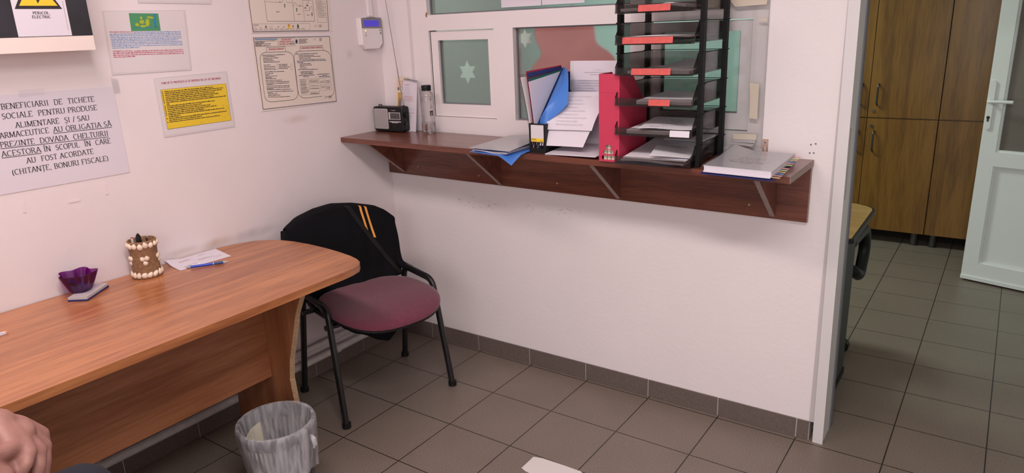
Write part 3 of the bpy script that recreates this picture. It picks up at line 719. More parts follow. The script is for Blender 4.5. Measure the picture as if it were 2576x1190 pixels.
print_on(t, 'lettering', M['ink'], fn, .0033)

# notice cut off by the top of the picture
t = thing('laminated_notice', 'laminated notice at the top edge, only its lower border in view', 'notice', (0, -1.0, 1.75))
sheet(t, 'lamination', [(-1.160, 1.875), (-.872, 1.875), (-.8766, 1.6675), (-1.1585, 1.671)], M['lamin'])
sheet(t, 'sheet', [(-1.154, 1.870), (-.876, 1.870), (-.880, 1.6735), (-1.1535, 1.677)], M['laminp'], .0023, .0025)

# two cream fire-safety posters
t = thing('safety_poster', 'cream evacuation plan poster with blue border and green arrows, upper of two', 'poster', (0, -.51, 1.7))
sheet(t, 'sheet', [(-.7175, 1.858), (-.296, 1.853), (-.300, 1.5535), (-.7195, 1.5565)], M['cream'])
def fn(bm, F):
    F.line(bm, [(-.711, 1.85), (-.302, 1.846), lw(827.5, 77), lw(637, 80.5)], .0024, 0, True)
print_on(t, 'border', M['inknavy'], fn)
def P4(u, v): return lw(620 + u / 11.2, v / 11.2)
def fn(bm, F):
    L = lambda pts, wd=.0011: F.line(bm, [P4(*p) for p in pts], wd, 0)
    L([(505, -60), (590, 600), (1930, 600), (1855, -60)], .0016); L([(525, 50), (870, 60), (1015, 65), (1030, -60)]); L([(1110, -60), (1130, 70), (1290, 75)])
    L([(1285, -60), (1360, 600)], .0014); L([(1310, 175), (1345, 170), (1340, 75), (1400, 95), (1440, 170), (1585, 172)]); L([(1570, -60), (1640, 600)]); L([(1575, 10), (1750, 12)])
    L([(1750, -60), (1755, 90), (1690, 95), (1700, 160), (1780, 220), (1775, 295), (1610, 298)]); L([(1780, 295), (1800, 195), (1845, 180), (1860, 290), (1890, 298)])
    L([(1945, -60), (2010, 630), (2265, 630), (2200, -60)], .0009); L([(180, 675), (1780, 660), (1800, 845), (200, 870), (180, 675)], .0009)
    L([(1915, 700), (1930, 770), (1990, 700)], .0007); L([(1930, 740), (2005, 715)], .0007)
    for u0, v, u1 in ((845, 345, 935), (1435, 412, 1530), (1700, 432, 1785), (1640, 215, 1690), (1630, 240, 1705), (1780, 8, 1830)): words(bm, F, *P4(u0, v), *P4(u1, v), .004, rg, 0, .1)
    for k in range(17): words(bm, F, *P4(1965 + k * 4, 30 + k * 29), *P4(2120 + k * 4 + rg.uniform(0, 80), 28 + k * 29), .0020, rg, 0)
    for k in range(10):
        u = 205 + k * 148; words(bm, F, *P4(u, 822 - k * 2), *P4(u + 120, 820 - k * 2), .0018, rg, 0); words(bm, F, *P4(u + 8, 850 - k * 2), *P4(u + 110, 848 - k * 2), .0018, rg, 0)
    for k in range(6): words(bm, F, *P4(2040, 700 + k * 15), *P4(2110 + rg.uniform(0, 30), 699 + k * 15), .0012, rg, 0)
    words(bm, F, *P4(205, 722), *P4(345, 718), .0036, rg, 0, .05)
    for u, v in ((250, 765), (400, 770)): L([(u - 40, v), (u + 45, v)], .0007); L([(u, v - 18), (u + 5, v + 22)], .0007)
    L([(655, 740), (730, 738), (735, 785), (660, 788), (655, 740)], .0007)
    for u, v in ((550, 755),): F.rect(bm, *P4(u - 22, v + 30), *P4(u + 25, v - 30), 0)
    F.rect(bm, *P4(880, 765), *P4(925, 745), 0)
print_on(t, 'plan_drawing', M['inkgrey'], fn)
for u, v in ((1078, 100), (1418, 215), (1848, 340)):
    print_on(t, 'green_arrow', M['inkgreen'], lambda bm, F: F.poly(bm, [P4(u - 8, v + 115), P4(u - 10, v + 45), P4(u - 24, v + 48), P4(u - 3, v), P4(u + 20, v + 44), P4(u + 8, v + 45), P4(u + 16, v + 115)], 0))
print_on(t, 'green_arrow', M['inkgreen'], lambda bm, F: F.poly(bm, [P4(1672, 145), P4(1710, 145), P4(1712, 122), P4(1748, 152), P4(1718, 178), P4(1714, 162), P4(1674, 163)], 0))
print_on(t, 'green_sign', M['inkgreen'], lambda bm, F: F.rect(bm, *P4(1437, 790), *P4(1472, 690), 0))
for u, v in ((945, 62), (1515, 168), (1055, 768)):
    print_on(t, 'red_triangle', M['inkred'], lambda bm, F: F.poly(bm, [P4(u - 26, v), P4(u + 26, v), P4(u - 2, v - 30)], 0))
print_on(t, 'red_flame', M['inkred'], lambda bm, F: F.poly(bm, [P4(1182, 735), P4(1210, 735), P4(1205, 695), P4(1190, 685), P4(1180, 705)], .0003))
print_on(t, 'red_flame', M['inkred'], lambda bm, F: F.poly(bm, [P4(1298, 770), P4(1332, 768), P4(1330, 725), P4(1310, 705), P4(1294, 735)], 0))
print_on(t, 'yellow_sign', M['yellow'], lambda bm, F: F.poly(bm, [P4(1165, 810), P4(1245, 808), P4(1235, 685), P4(1155, 688)], 0), .0025)

t = thing('safety_poster', 'cream fire organisation poster with two rounded text columns, lower of two', 'poster', (0, -.51, 1.4))
sheet(t, 'sheet', [lw(631.5, 91.5), lw(832.5, 91), lw(847.5, 256), lw(658.5, 281)], M['cream'])
def P5(u, v): return lw(630 + u / 5.665, 80 + v / 5.665)
print_on(t, 'border', M['inknavy'], lambda bm, F: F.line(bm, [P5(45, 88), P5(1125, 66), P5(1227, 988), P5(183, 1106)], .0024, 0, True))
def rq(c, r):   # rounded quad in P5 coordinates
    o = []
    n = len(c)
    for i in range(n):
        p = Vector(c[i]); a = Vector(c[i - 1]) - p; b = Vector(c[(i + 1) % n]) - p
        p0 = p + a.normalized() * r; p1 = p + b.normalized() * r
        for k in range(7): s = k / 6; o.append(tuple(p0 * (1 - s) ** 2 + p * 2 * s * (1 - s) + p1 * s * s))
    return o
def fn(bm, F):
    def LP(pts, wd, close=False): F.line(bm, [P5(*p) for p in pts], wd, 0, close)
    LP(rq([(125, 297), (605, 280), (690, 962), (215, 1008)], 110), .0016, True)
    rr = rq([(612, 278), (1135, 262), (1205, 922), (690, 950)], 110); LP(rr[7:21] , .0016); LP(rr[21:] + rr[:7], .0016); LP([rr[6], rr[7]], .0016)
    LP([(1020, 918), rr[21]], .0016)
    LP([(232, 288), (226, 224), (492, 212), (506, 282)], .0013); LP([(712, 272), (706, 208), (1030, 195), (1040, 262)], .0013)
    LP([(62, 104), (380, 98), (392, 206), (75, 214), (62, 104)], .0007); LP([(392, 98), (628, 90), (640, 198), (404, 206), (392, 98)], .0007)
    LP([(700, 680), (968, 658), (990, 882), (728, 905), (700, 680)], .0006); LP([(822, 670), (848, 895)], .0006)
    for v in (745, 795, 818, 855): LP([(705 + (v - 680) * .12, v + 10), (970 + (v - 680) * .1, v - 10)], .0005)
    LP([(985, 662), (1140, 652), (1160, 825), (1005, 840), (985, 662)], .0006); LP([(1058, 658), (1076, 832)], .0006); LP([(992, 762), (1150, 750)], .0006)
    for u in (370, 572): LP(rq([(u, 456), (u + 18, 454), (u + 28, 540), (u + 8, 542)], 8), .0005, True)
    def T(v, u0, u1, h=.0030, sl=-.035): words(bm, F, *P5(u0, v), *P5(u1, v + (u1 - u0) * sl), h, rg, 0, .3, 1.5, 5)
    for v, u0, u1 in ((360, 178, 362), (382, 180, 402), (402, 182, 314), (420, 184, 338), (478, 192, 290), (502, 194, 350), (524, 196, 358), (545, 198, 366), (470, 402, 528), (490, 404, 528), (508, 406, 570), (528, 408, 536),
                      (602, 208, 332), (620, 210, 272), (638, 212, 386), (658, 214, 316), (700, 218, 455), (722, 220, 556), (744, 224, 556), (758, 232, 326), (780, 230, 562), (802, 232, 568), (818, 234, 330),
                      (860, 240, 612), (876, 246, 320), (894, 252, 386), (914, 250, 428), (936, 252, 570),
                      (342, 686, 910), (362, 690, 1005), (382, 692, 860), (404, 694, 1064), (462, 700, 862), (482, 706, 880), (504, 708, 780), (524, 710, 808), (574, 716, 892), (590, 716, 898), (606, 720, 892),
                      (140, 72, 366), (155, 72, 205), (168, 72, 200), (180, 74, 292), (194, 74, 170), (206, 76, 290)): T(v, u0, u1)
    for k in range(12): T(692 + k * 17, 708 + k * 2, 790 + k * 2 + rg.uniform(0, 25), .0022)
    for v in (690, 705, 720, 770, 808, 872, 884): T(v + 4, 838 + (v - 690) * .12, 962 + (v - 690) * .1, .0022)
    for v, u in ((700, 1000), (718, 1000), (690, 1072), (706, 1078), (722, 1070), (778, 1008), (794, 1008), (775, 1080), (790, 1084), (806, 1084)): T(v + 8, u, u + 58, .0022)
    for k in range(6): T(108 + k * 12, 690, 780 + rg.uniform(0, 40), .0022)
    for k in range(4): T(96 + k * 11, 982, 1022, .0018)
    for k in range(4): T(918 + k * 9, 1115, 1158, .0016)
    LP([(895, 118), (905, 98), (918, 112), (935, 100)], .0008); LP([(1058, 950), (1072, 912), (1078, 940), (1095, 918)], .0009)
    write(bm, F, 'PARTER', *P5(553, 183), *P5(630, 179), .0060, 1.5)
print_on(t, 'black_lettering', M['ink'], fn)
def fn(bm, F):
    write(bm, F, 'ORGANIZAREA', *P5(440, 122), *P5(584, 117), .0060, 1.35); write(bm, F, 'APĂRĂRII ÎMPOTRIVA', *P5(412, 154), *P5(622, 149), .0060, 1.35)
    write(bm, F, 'INCENDIILOR', *P5(414, 188), *P5(545, 183), .0060, 1.35)
    write(bm, F, 'I.PREVENIREA INCENDIILOR', *P5(256, 262), *P5(478, 252), .0062, 1.4, False); write(bm, F, 'II.ORGANIZAREA STINGERII INCENDIILOR', *P5(720, 244), *P5(1020, 230), .0062, 1.4, False)
print_on(t, 'red_lettering', M['inkred'], fn, label='red headings')
def fn(bm, F):
    for v, u0, u1 in ((340, 172, 496), (440, 188, 418), (578, 204, 482), (676, 218, 368), (832, 238, 590), (322, 652, 960), (424, 664, 1082), (444, 668, 756), (546, 680, 966), (628, 688, 920), (645, 752, 832), (610, 948, 1128), (626, 1020, 1092), (645, 975, 1138)):
        words(bm, F, *P5(u0, v), *P5(u1, v - (u1 - u0) * .035), .0034, rg, 0, .25, 2, 6)
    pass
print_on(t, 'blue_lettering', M['inknavy'], fn, label='navy headings')
print_on(t, 'blue_bar', M['inkblue'], lambda bm, F: F.poly(bm, [P5(66, 118), P5(380, 110), P5(378, 96), P5(64, 102)], 0))
def fn(bm, F):
    F.poly(bm, [P5(650 + 16 * math.cos(a) + 8, 138 + 32 * math.sin(a)) for a in [k * math.pi / 6 for k in range(12)]][::-1], 0)
print_on(t, 'crest', M['inknavy'], fn)

# dried tape left on the wall
for u0, v0, u1, v1, wd, lab in ((56, 508, 63, 535, .0085, 'painted-over strip of old tape, upright, leftmost of three below the white notice'), (173, 508, 202, 503, .0085, 'painted-over strip of old tape lying level, middle of three below the white notice'),
                                (263, 463, 270, 489, .008, 'painted-over strip of old tape, upright, rightmost of three below the white notice')):
    a = Vector(lw(u0, v0)); b = Vector(lw(u1, v1)); d = (b - a).normalized(); q = Vector((-d.y, d.x)) * wd / 2
    bm = B(); prism(bm, [(.0004, *p) for p in (a - q, b - q, b + q, a + q)], (.0016, 0, 0)); setp(link('tape_remnant', bm, M['oldtape']), lab, 'tape', 'old tape strips on the left wall')

# ------------------------------------------------------------------ electrical box
t = thing('electrical_box', 'beige electrical box with dark glass door and danger sticker on the left wall', 'electrical box', (0, -1.63, 1.7))
X1 = .10; Y0, Y1, Z0, Z1 = -1.95, -1.3765, 1.5225, 2.05
bm = B(); box(bm, (.0005, Y0, Z0), (X1 - .012, Y1, Z1)); link('body', bm, M['boxbeige'], t, world=True, bevel=.003)
bm = B(); box(bm, (X1 - .0115, Y0, Z0), (X1, Y1, 1.5665)); box(bm, (X1 - .0115, Y0, Z1 - .044), (X1, Y1, Z1)); box(bm, (X1 - .0115, Y0, 1.5665), (X1, Y0 + .02, Z1 - .044)); link('front_rim', bm, M['boxbeige'], t, world=True, bevel=.002)
bm = B(); box(bm, (X1 - .0115, Y0 + .0205, 1.567), (X1 - .001, Y1, Z1 - .0445)); dr = link('glass_door', bm, M['boxglass'], t, world=True)
bm = B(); prism(bm, [(X1 - .0008, -1.5886, 1.5685), (X1 - .0008, -1.4391, 1.5685), (X1 - .0008, -1.4391, 1.82), (X1 - .0008, -1.5886, 1.82)], (.0006, 0, 0)); bm.transform(Matrix.Translation((0, 1.63, -1.7))); st = link('danger_sticker', bm, M['paper'], dr)
def lx(u, v): q = at(u, v, 0, X1 + .0002); return (q.y, q.z)
F = LF(X1 + .0002)
bm = B(); a = lx(37, 22.5); b = lx(156.5, 22.5); mid = ((a[0] + b[0]) / 2, a[1] + .118)
F.poly(bm, [a, b, mid], 0); bm.transform(Matrix.Translation((0, 1.63, -1.7))); link('sticker_triangle', bm, M['ink'], dr, label='black danger triangle outline')
bm = B(); a2 = lx(48, 14.5); b2 = lx(145, 14.5); F.poly(bm, [a2, b2, (mid[0], mid[1] - .024)], .0003); bm.transform(Matrix.Translation((0, 1.63, -1.7))); link('sticker_triangle', bm, M['yellow'], dr, label='yellow danger triangle')
bm = B(); write(bm, F, 'PERICOL', *lx(83, 36), *lx(124, 35.5), .0075, 1.6, h=.0003); write(bm, F, 'ELECTRIC', *lx(81.5, 46), *lx(128.5, 45.5), .0075, 1.6, h=.0003)
tp = lx(95, 9); F.poly(bm, [tp, (tp[0] + .011, tp[1] + .016), (tp[0] + .004, tp[1] + .015), (tp[0] + .012, tp[1] + .05), (tp[0] - .012, tp[1] + .016), (tp[0] - .004, tp[1] + .016)][::-1], .0006)
bm.transform(Matrix.Translation((0, 1.63, -1.7))); link('sticker_lettering', bm, M['ink'], dr)
bm = B()
for k in range(16): F.line(bm, [lx(157 + k * .95, 3 + k * 4.6), lx(157.6 + k * .95, 5.6 + k * 4.6)], .0011, .0003)
bm.transform(Matrix.Translation((0, 1.63, -1.7))); link('sticker_imprint', bm, M['inkgrey'], dr)

# ------------------------------------------------------------------ alarm keypad and its duct
t = thing('alarm_keypad', 'white and grey alarm keypad with blue screen in the corner of the left wall', 'keypad', (0, -.075, 1.535))
def kp(u, v, x=.028): return at(u, v, 0, x)
y0, y1, za, zb = -.146, -.013, 1.468, 1.613
cut = .022
def oct_(x, s=0.0): return [(x, y0 + cut + s, za + s), (x, y1 - cut - s, za + s), (x, y1 - s, za + cut + s), (x, y1 - s, zb - .004 - s), (x, (y0 + y1) / 2, zb - s + .002), (x, y0 + s, zb - .004 - s), (x, y0 + s, za + cut + s)]
bm = B(); rings(bm, [oct_(.0006), oct_(.022), oct_(.028, .003)]); link('housing', bm, M['pvc'], t, world=True)
bm = B(); prism(bm, [(.0283, y0 + .003, 1.563), (.0283, y1 - .003, 1.560), (.0283, y1 - .003, zb - .006), (.0283, (y0 + y1) / 2, zb), (.0283, y0 + .003, zb - .006)], (.0012, 0, 0)); link('screen_bezel', bm, M['greyp'], t, world=True)
bm = B(); prism(bm, [(.0297, y0 + .018, 1.5705), (.0297, y1 - .020, 1.569), (.0297, y1 - .020, 1.5965), (.0297, y0 + .018, 1.598)], (.0005, 0, 0)); link('screen', bm, M['lcd'], t, world=True)
bm = B(); write(bm, LF(.0297), 'PARADOX', y0 + .04, 1.603, y1 - .04, 1.6025, .0042, 1.2, False, 0); link('brand_lettering', bm, M['ink'], t, world=True)
bm = B(); lathe(bm, [(.0034, 0), (.0034, .0008)], (0, 0, 0), 10); bm.transform(Matrix.Translation((.0282, y0 + .026, 1.551)) @ Matrix.Rotation(math.pi / 2, 4, 'Y')); link('indicator', bm, M['led'], t, world=True, label='glowing yellow indicator')
F = LF(.0284)
for a, b, r in ((y0 + .026, 1.543, .002), (y0 + .026, 1.536, .0024), (y0 + .026, 1.529, .003), (y1 - .012, 1.552, .004), (y1 - .012, 1.545, .002), (y1 - .011, 1.538, .005), (y1 - .011, 1.530, .0015)): bm = B(); F.rect(bm, a - r, b - r * .7, a + r, b + r * .7, 0); link('symbol', bm, M['inkgrey'], t, world=True)
bm = B()
prism(bm, [(.0282, y0 + .045, 1.470), (.0282, y1 - .035, 1.470), (.0282, y1 - .035, 1.558), (.0282, y0 + .040, 1.559)], (.0012, 0, 0)); link('key_cover', bm, M['pvc'], t, world=True, bevel=.0005)
bm = B(); box(bm, (.0006, -.074, 1.6165), (.013, -.050, H - .001)); setp(link('cable_duct', bm, M['pvc'], bevel=.001), 'narrow white cable duct above the alarm keypad', 'cable duct')

# ------------------------------------------------------------------ things on the shelf, left to right
def sh(u, v, dz=0.0):
    x = 1.0
    for _ in range(5): q = at(u, v, 2, zs(x) + dz); x = q.x
    return q
# card and calendar
t = thing('greeting_card', 'cream card with red writing and a small picture, leaning in the corner behind the radio', 'card', (.12, -.02, zs(.1)))
C0 = Vector((.078, -.030, zs(.08) + .0005)); ux = Vector((.07, .0, 0)).normalized(); uy = Vector((.012, .021, .252)).normalized()
Fc = Flat(C0, ux, uy)
bm = B(); Fc.rect(bm, 0, 0, .075, .252, 0, .0008); link('card_sheet', bm, M['cardcol'], t, world=True)
bm = B()
for k, wv in enumerate((.056, .052, .05, .03)): write(bm, Fc, ('CALENDAR', 'CREȘTIN', 'ORTODOX', '20')[k], .010 + .012 * (k == 3), .228 - k * .013, .010 + wv, .227 - k * .013, .007, 1.1, False, .0011)
link('lettering', bm, M['inkred'], t, world=True)
bm = B(); Fc.rect(bm, .014, .105, .056, .180, .0011); link('picture', bm, M['amber'], t, world=True)
bm = B()
for a in (.020, .030, .041): Fc.poly(bm, [(a, .108), (a + .009, .108), (a + .009, .135), (a + .007, .150), (a + .0045, .158), (a + .002, .150), (a, .135)], .0013)
for a, b in ((.018, .197), (.05, .195)): Fc.poly(bm, [(a + .007 * math.cos(q), b + .008 * math.sin(q)) for q in [k * math.pi / 5 for k in range(10)]], .0013)
link('picture_figures', bm, M['inkgrey'], t, world=True)
t = thing('desk_calendar', 'white spiral-bound desk calendar standing like a tent behind the radio', 'calendar', (.19, -.03, zs(.19)))
def panel(name, p, m, th): bm = B(); prism(bm, p, th); return link(name, bm, m, t, world=True)
za = zs(.19) + .0006; R0, R1 = Vector((.158, -.028, 1.325)), Vector((.2445, -.030, 1.313)); A0, A1 = Vector((.118, -.040, za)), Vector((.222, -.040, za)); D0, D1 = Vector((.150, -.006, za)), Vector((.240, -.006, za))
panel('front_pages', [A0, A1, R1, R0], M['paper'], (0, -.0035, 0)); panel('rear_board', [D0, D1, R1, R0], M['paper2'], (0, .0015, 0)); 
bm = B()
for k in range(12):
    q = R0.lerp(R1, (k + .5) / 12); tube(bm, [q + Vector((0, .006 * math.cos(a), .006 * math.sin(a))) for a in [i * math.pi / 4 for i in range(9)]], .0008, 5)
link('spiral', bm, M['darkmetal'], t, world=True)
Fp = Flat(A0 + Vector((0, -.0036, 0)), (A1 - A0).normalized(), (R0 - A0).normalized()); bm = B()
for k in range(19):
    b = .215 - k * .0095; words(bm, Fp, .012, b, .05 + rg.random() * .045, b - .001, .0040, rg, .0003)
link('lettering', bm, M['inkfaint'], t, world=True)
bm = B()
for k in (0, 6, 7, 8, 14): b = .221 - k * .0095; words(bm, Fp, .014, b, .085, b - .001, .0044, rg, .0005)
link('red_lettering', bm, mat('pale_red_print', (0.62, 0.33, 0.34), .7), t, world=True)

# radio
t = thing('portable_radio', 'small black portable radio with grey speaker and long aerial, left on the shelf', 'radio', (.012, -.102, zs(.1) + .0035), math.radians(3.0))
RW, RD, RH = .178, .054, .116
bm = B(); rr = rrect(0, 0, RW, RH, .010); L = [[(a, y, b) for a, b in (rr if s == 0 else rrect(s, s, RW - s, RH - s, .008))] for y, s in ((0, .003), (.003, 0), (RD - .006, 0), (RD, .005))]; rings(bm, L)
link('case', bm, M['black'], t, smooth=True)
RF = Flat((0, 0, 0), (1, 0, 0), (0, 0, 1))
bm = B(); RF.poly(bm, rrect(.007, .012, .090, .107, .006), .0002, .0024); link('speaker_rim', bm, M['silver'], t)
bm = B(); RF.poly(bm, rrect(.010, .015, .087, .104, .005), .0028, .0010); link('speaker_grille', bm, M['grille'], t)
bm = B(); RF.rect(bm, .095, .057, .166, .091, .0002, .0018); link('dial_frame', bm, M['silver'], t)
bm = B(); RF.rect(bm, .106, .060, .163, .088, .0022, .0006); link('dial', bm, M['boxglass'], t)
bm = B()
for k in range(4): words(bm, RF, .109, .083 - k * .0068, .160, .083 - k * .0068, .0022, rg, .0030, .6, 1, 2)
for k in range(6): RF.rect(bm, .0975, .061 + k * .0046, .1025, .063 + k * .0046, .0022)
link('dial_scale', bm, M['lightgrey'], t)
bm = B(); RF.rect(bm, .098, .045, .168, .0495, .0002, .002)
for k in range(4): RF.poly(bm, [(.112 + k * .010, .045), (.120 + k * .010, .045), (.1175 + k * .010, .0405), (.1145 + k * .010, .0405)], .0002, .003)
link('slider_row', bm, M['silver'], t)
bm = B(); RF.poly(bm, rrect(.116, .022, .140, .030, .003), .0002, .0015); link('switch', bm, M['blackmetal'], t)
bm = B(); words(bm, RF, .119, .0985, .138, .0985, .0042, rg, .0004, .0, 9, 9); link('brand_lettering', bm, M['silver'], t)
bm = B(); RF.rect(bm, .110, .0985, .1155, .1035, .0004); link('brand_mark', bm, M['inkred'], t)
bm = B(); cyl(bm, (RW + .0002, .026, .078), (RW + .009, .026, .078), .0125, 18); link('tuning_knob', bm, M['black'], t, smooth=True)
bm = B(); cyl(bm, (RW + .0002, .024, .036), (RW + .004, .024, .036), .009, 16); link('volume_knob', bm, M['blackmetal'], t, smooth=True)
bm = B(); tube(bm, bend([(.012, .030, RH), (.012, .030, RH + .006), (.030, .030, RH + .006), (.030, .030, RH)], .003, 3), .0022, 6); link('handle_hinge', bm, M['black'], t)
bm = B(); base = Vector((.156, .040, RH - .002)); tip = Vector((.062, .052, .83)); d = tip - base
for k in range(4): cyl(bm, base + d * (k / 4), base + d * ((k + 1) / 4), .0026 - k * .0004, 8)
an = link('antenna', bm, M['chrome'], t, smooth=True)
bm = B(); cyl(bm, (.150, .040, RH - .001), (.162, .040, RH - .001), .0055, 10); link('antenna_joint', bm, M['black'], t)

# bottle
t = thing('water_bottle', 'clear plastic water bottle with black cap, a quarter full, beside the radio', 'bottle', (.312, -.050, zs(.312)))
def bprof(r0): return [(0.018, .003), (.026, .0006), (.0325, .004), (.0335, .012), (.0330, .05), (.0322, .10), (.0332, .15), (.0325, .172), (.027, .188), (.0195, .196), (.0195, .201)]
bm = B(); lathe(bm, bprof(0), seg=36, caps=False); link('bottle_body', bm, M['bottle'], t, smooth=True)
bm = B(); lathe(bm, [(.001, .0045), (.0315, .0055), (.0322, .012), (.0318, .046), (.0318, .0498), (.001, .0500)], seg=32); link('water', bm, M['water'], t, smooth=True)
bm = B(); lathe(bm, [(.0225, .1965), (.0225, .2035), (.0205, .2045), (.0205, .2055), (.0225, .2065), (.0225, .219), (.0205, .221)], seg=28); link('cap', bm, M['black'], t, smooth=True)
def onbottle(bm, a0, a1, z0, z1, r=.0338, n=5):
    vs = [[bm.verts.new((r * math.cos(a0 + (a1 - a0) * k / n), r * math.sin(a0 + (a1 - a0) * k / n), z)) for k in range(n + 1)] for z in (z0, z1)]
    for k in range(n): bm.faces.new((vs[0][k], vs[0][k + 1], vs[1][k + 1], vs[1][k]))
cdir = math.atan2(CAM.y + .05, CAM.x - .312)
bm = B(); onbottle(bm, cdir + .30, cdir + .78, .083, .107); link('label_mark', bm, M['ink'], t)
bm = B(); c0 = cdir + .54
def bpt(a, z, r=.0341): return (r * math.cos(a), r * math.sin(a), z)
for p in ([(-.02, .104), (-.12, .092), (-.05, .092)], [(.02, .104), (.05, .092), (.12, .092)], [(-.13, .090), (-.17, .087), (0, .0845), (.0, .0865), (-.06, .0880)], [(0, .0865), (0, .0845), (.15, .0855), (.08, .0875)]):
    bm.faces.new([bm.verts.new(bpt(c0 + a, z)) for a, z in p])
link('label_emblem', bm, M['paper'], t)
bm = B(); rb = random.Random(5)
for k in range(11): z = .170 - k * .0055; w_ = rb.uniform(.07, .16); onbottle(bm, c0 - w_, c0 + w_, z, z + rb.choice((.0015, .0028, .0035)), .0338, 2)
for k in range(9): z = .076 - k * .0045; onbottle(bm, c0 - .07, c0 + .07 , z, z + .0025, .0338, 2)
for k in range(26): z = .168 - k * .0050; w_ = rb.uniform(.05, .16); onbottle(bm, cdir - .95 - w_, cdir - .95 + w_, z, z + .0016, .0338, 2)
link('label_lettering', bm, M['inkgrey'], t)
# little jar behind the bottle
q = at(1056, 322, 1, -.012)
t = thing('trinket_jar', 'tiny brown trinket jar with white foot behind the water bottle', 'jar', (.262, -.0135, zs(.262)))
bm = B(); lathe(bm, [(.0115, .0), (.0115, .003), (.009, .004)], seg=18); link('foot', bm, M['paper2'], t)
bm = B(); lathe(bm, [(.0085, .0042), (.0105, .010), (.0095, .030), (.007, .036)], seg=18); link('jar_body', bm, mat('brown_glaze', (.30, .13, .06), .3), t, smooth=True)

# lying pile: blue folder, papers, clear sleeve
z0 = zs(.9) + .0012
t = thing('document_folder', 'light blue plastic folder lying under papers, one corner hanging over the shelf edge', 'folder', (.9, -.2, z0))
def pile(lift, A, Bc, Cc, D, sag, thick, name, m, parent, n=10):
    A, Bc, Cc, D = [Vector((*p, 0)) for p in (A, Bc, Cc, D)]
    def f(s, tt):
        p = (A * (1 - s) + Bc * s) * (1 - tt) + (D * (1 - s) + Cc * s) * tt
        return (p.x, p.y, lift + sag(s, tt))
    bm = B(); grid(bm, f, n, n, thick); return link(name, bm, m, parent, world=True, smooth=True)
pile(z0, (.800, -.372), (1.035, -.425), (1.010, -.06), (.775, -.035), lambda s, q: -.030 * max(0, (s - .72) / .28) * max(0, (.22 - q) / .22) + .0015 * s, .0012, 'cover', M['bluef'], t)
for k, (m, lab, nm) in enumerate((('paper', 'white papers lying on the blue folder, third layer from the top', 'paper_stack'), ('paper2', 'greyish papers lying in the pile left of the black file box', 'paper_stack'), ('dkblue', 'dark blue thin folder in the lying pile left of the black file box', 'document_folder'), ('paper', 'white papers just below the clear sleeve in the lying pile', 'paper_stack'))):
    z = z0 + .0042 + k * .0027; o_ = rg.uniform(-.008, .008)
    t = thing(nm, lab, 'papers' if nm == 'paper_stack' else 'folder', (.9, -.2, z), group='papers lying in a pile on the shelf' if nm == 'paper_stack' else None)
    pile(z, (.806 + k * .002, -.362 + k * .003), (.995 + o_, -.385 + o_ + k * .004), (.985, -.075), (.785, -.05), lambda s, q, k=k: .0016 * math.sin(s * 7 + k), .0016, 'sheets' if nm == 'paper_stack' else 'cover', M[m], t)
t = thing('clear_sleeve', 'clear plastic sleeve with a greyish sheet on top of the lying pile', 'sleeve', (.9, -.2, z0 + .016))
zz = z0 + .0160
pile(zz, (.800, -.372), (1.000, -.388), (.988, -.065), (.772, -.045), lambda s, q: .018 * s * q, .0008, 'inner_sheet', M['bright'], t)
pile(zz + .0012, (.797, -.375), (1.004, -.390), (.990, -.062), (.769, -.042), lambda s, q: .018 * s * q, .0006, 'film', M['cover'], t)

# black file box with leaning folders
FX, FYY = 1.0245, -.283
t = thing('file_box', 'black plastic file box with white and yellow label, full of leaning folders', 'file box', (FX, FYY, zs(1.05)))
bw, bd, bh = .074, .245, .112
bm = B(); box(bm, (0, 0, 0), (bw, .0025, .018)); box(bm, (0, 0, .046), (bw, .0025, bh)); box(bm, (0, 0, .018), (.008, .0025, .046)); box(bm, (bw - .008, 0, .018), (bw, .0025, .046))
for k in range(6): prism(bm, [(.010 + k * .0098, 0, .018), (.0135 + k * .0098, 0, .018), (.0205 + k * .0098, 0, .046), (.017 + k * .0098, 0, .046)], (0, .0025, 0))
link('front_panel', bm, M['black'], t)
bm = B(); prism(bm, [(0, .0025, 0), (0, bd, 0), (0, bd, .28), (0, .16, .28), (0, .04, bh), (0, .0025, bh)], (.0022, 0, 0)); link('side_panel', bm, M['black'], t)
bm = B(); prism(bm, [(bw - .0022, .0025, 0), (bw - .0022, bd, 0), (bw - .0022, bd, .28), (bw - .0022, .16, .28), (bw - .0022, .04, bh), (bw - .0022, .0025, bh)], (.0022, 0, 0)); link('side_panel', bm, M['black'], t)
bm = B(); box(bm, (.0022, .0026, 0), (bw - .0022, bd, .0025)); box(bm, (.0022, bd - .0025, .0025), (bw - .0022, bd, .28)); link('rear_panel', bm, M['black'], t)
bm = B(); box(bm, (.009, -.0009, .052), (.066, -.0001, .107)); box(bm, (.009, -.0009, .0415), (.066, -.0001, .0516)) if 0 else None; link('label_card', bm, M['paper2'], t)
bm = B(); box(bm, (.009, -.0010, .043), (.066, -.0002, .0565)); link('label_strip', bm, M['yellow'], t, label='yellow label strip')
bm = B(); Fl = Flat((0, -.0011, 0), (1, 0, 0), (0, 0, 1)); words(bm, Fl, .012, .0520, .032, .0520, .003, rg); words(bm, Fl, .050, .0455, .062, .0455, .0028, rg)
Fl.line(bm, [(.012, .0445), (.033, .0445), (.033, .050), (.012, .050)], .0006, .0003, True); link('label_lettering', bm, M['ink'], t)
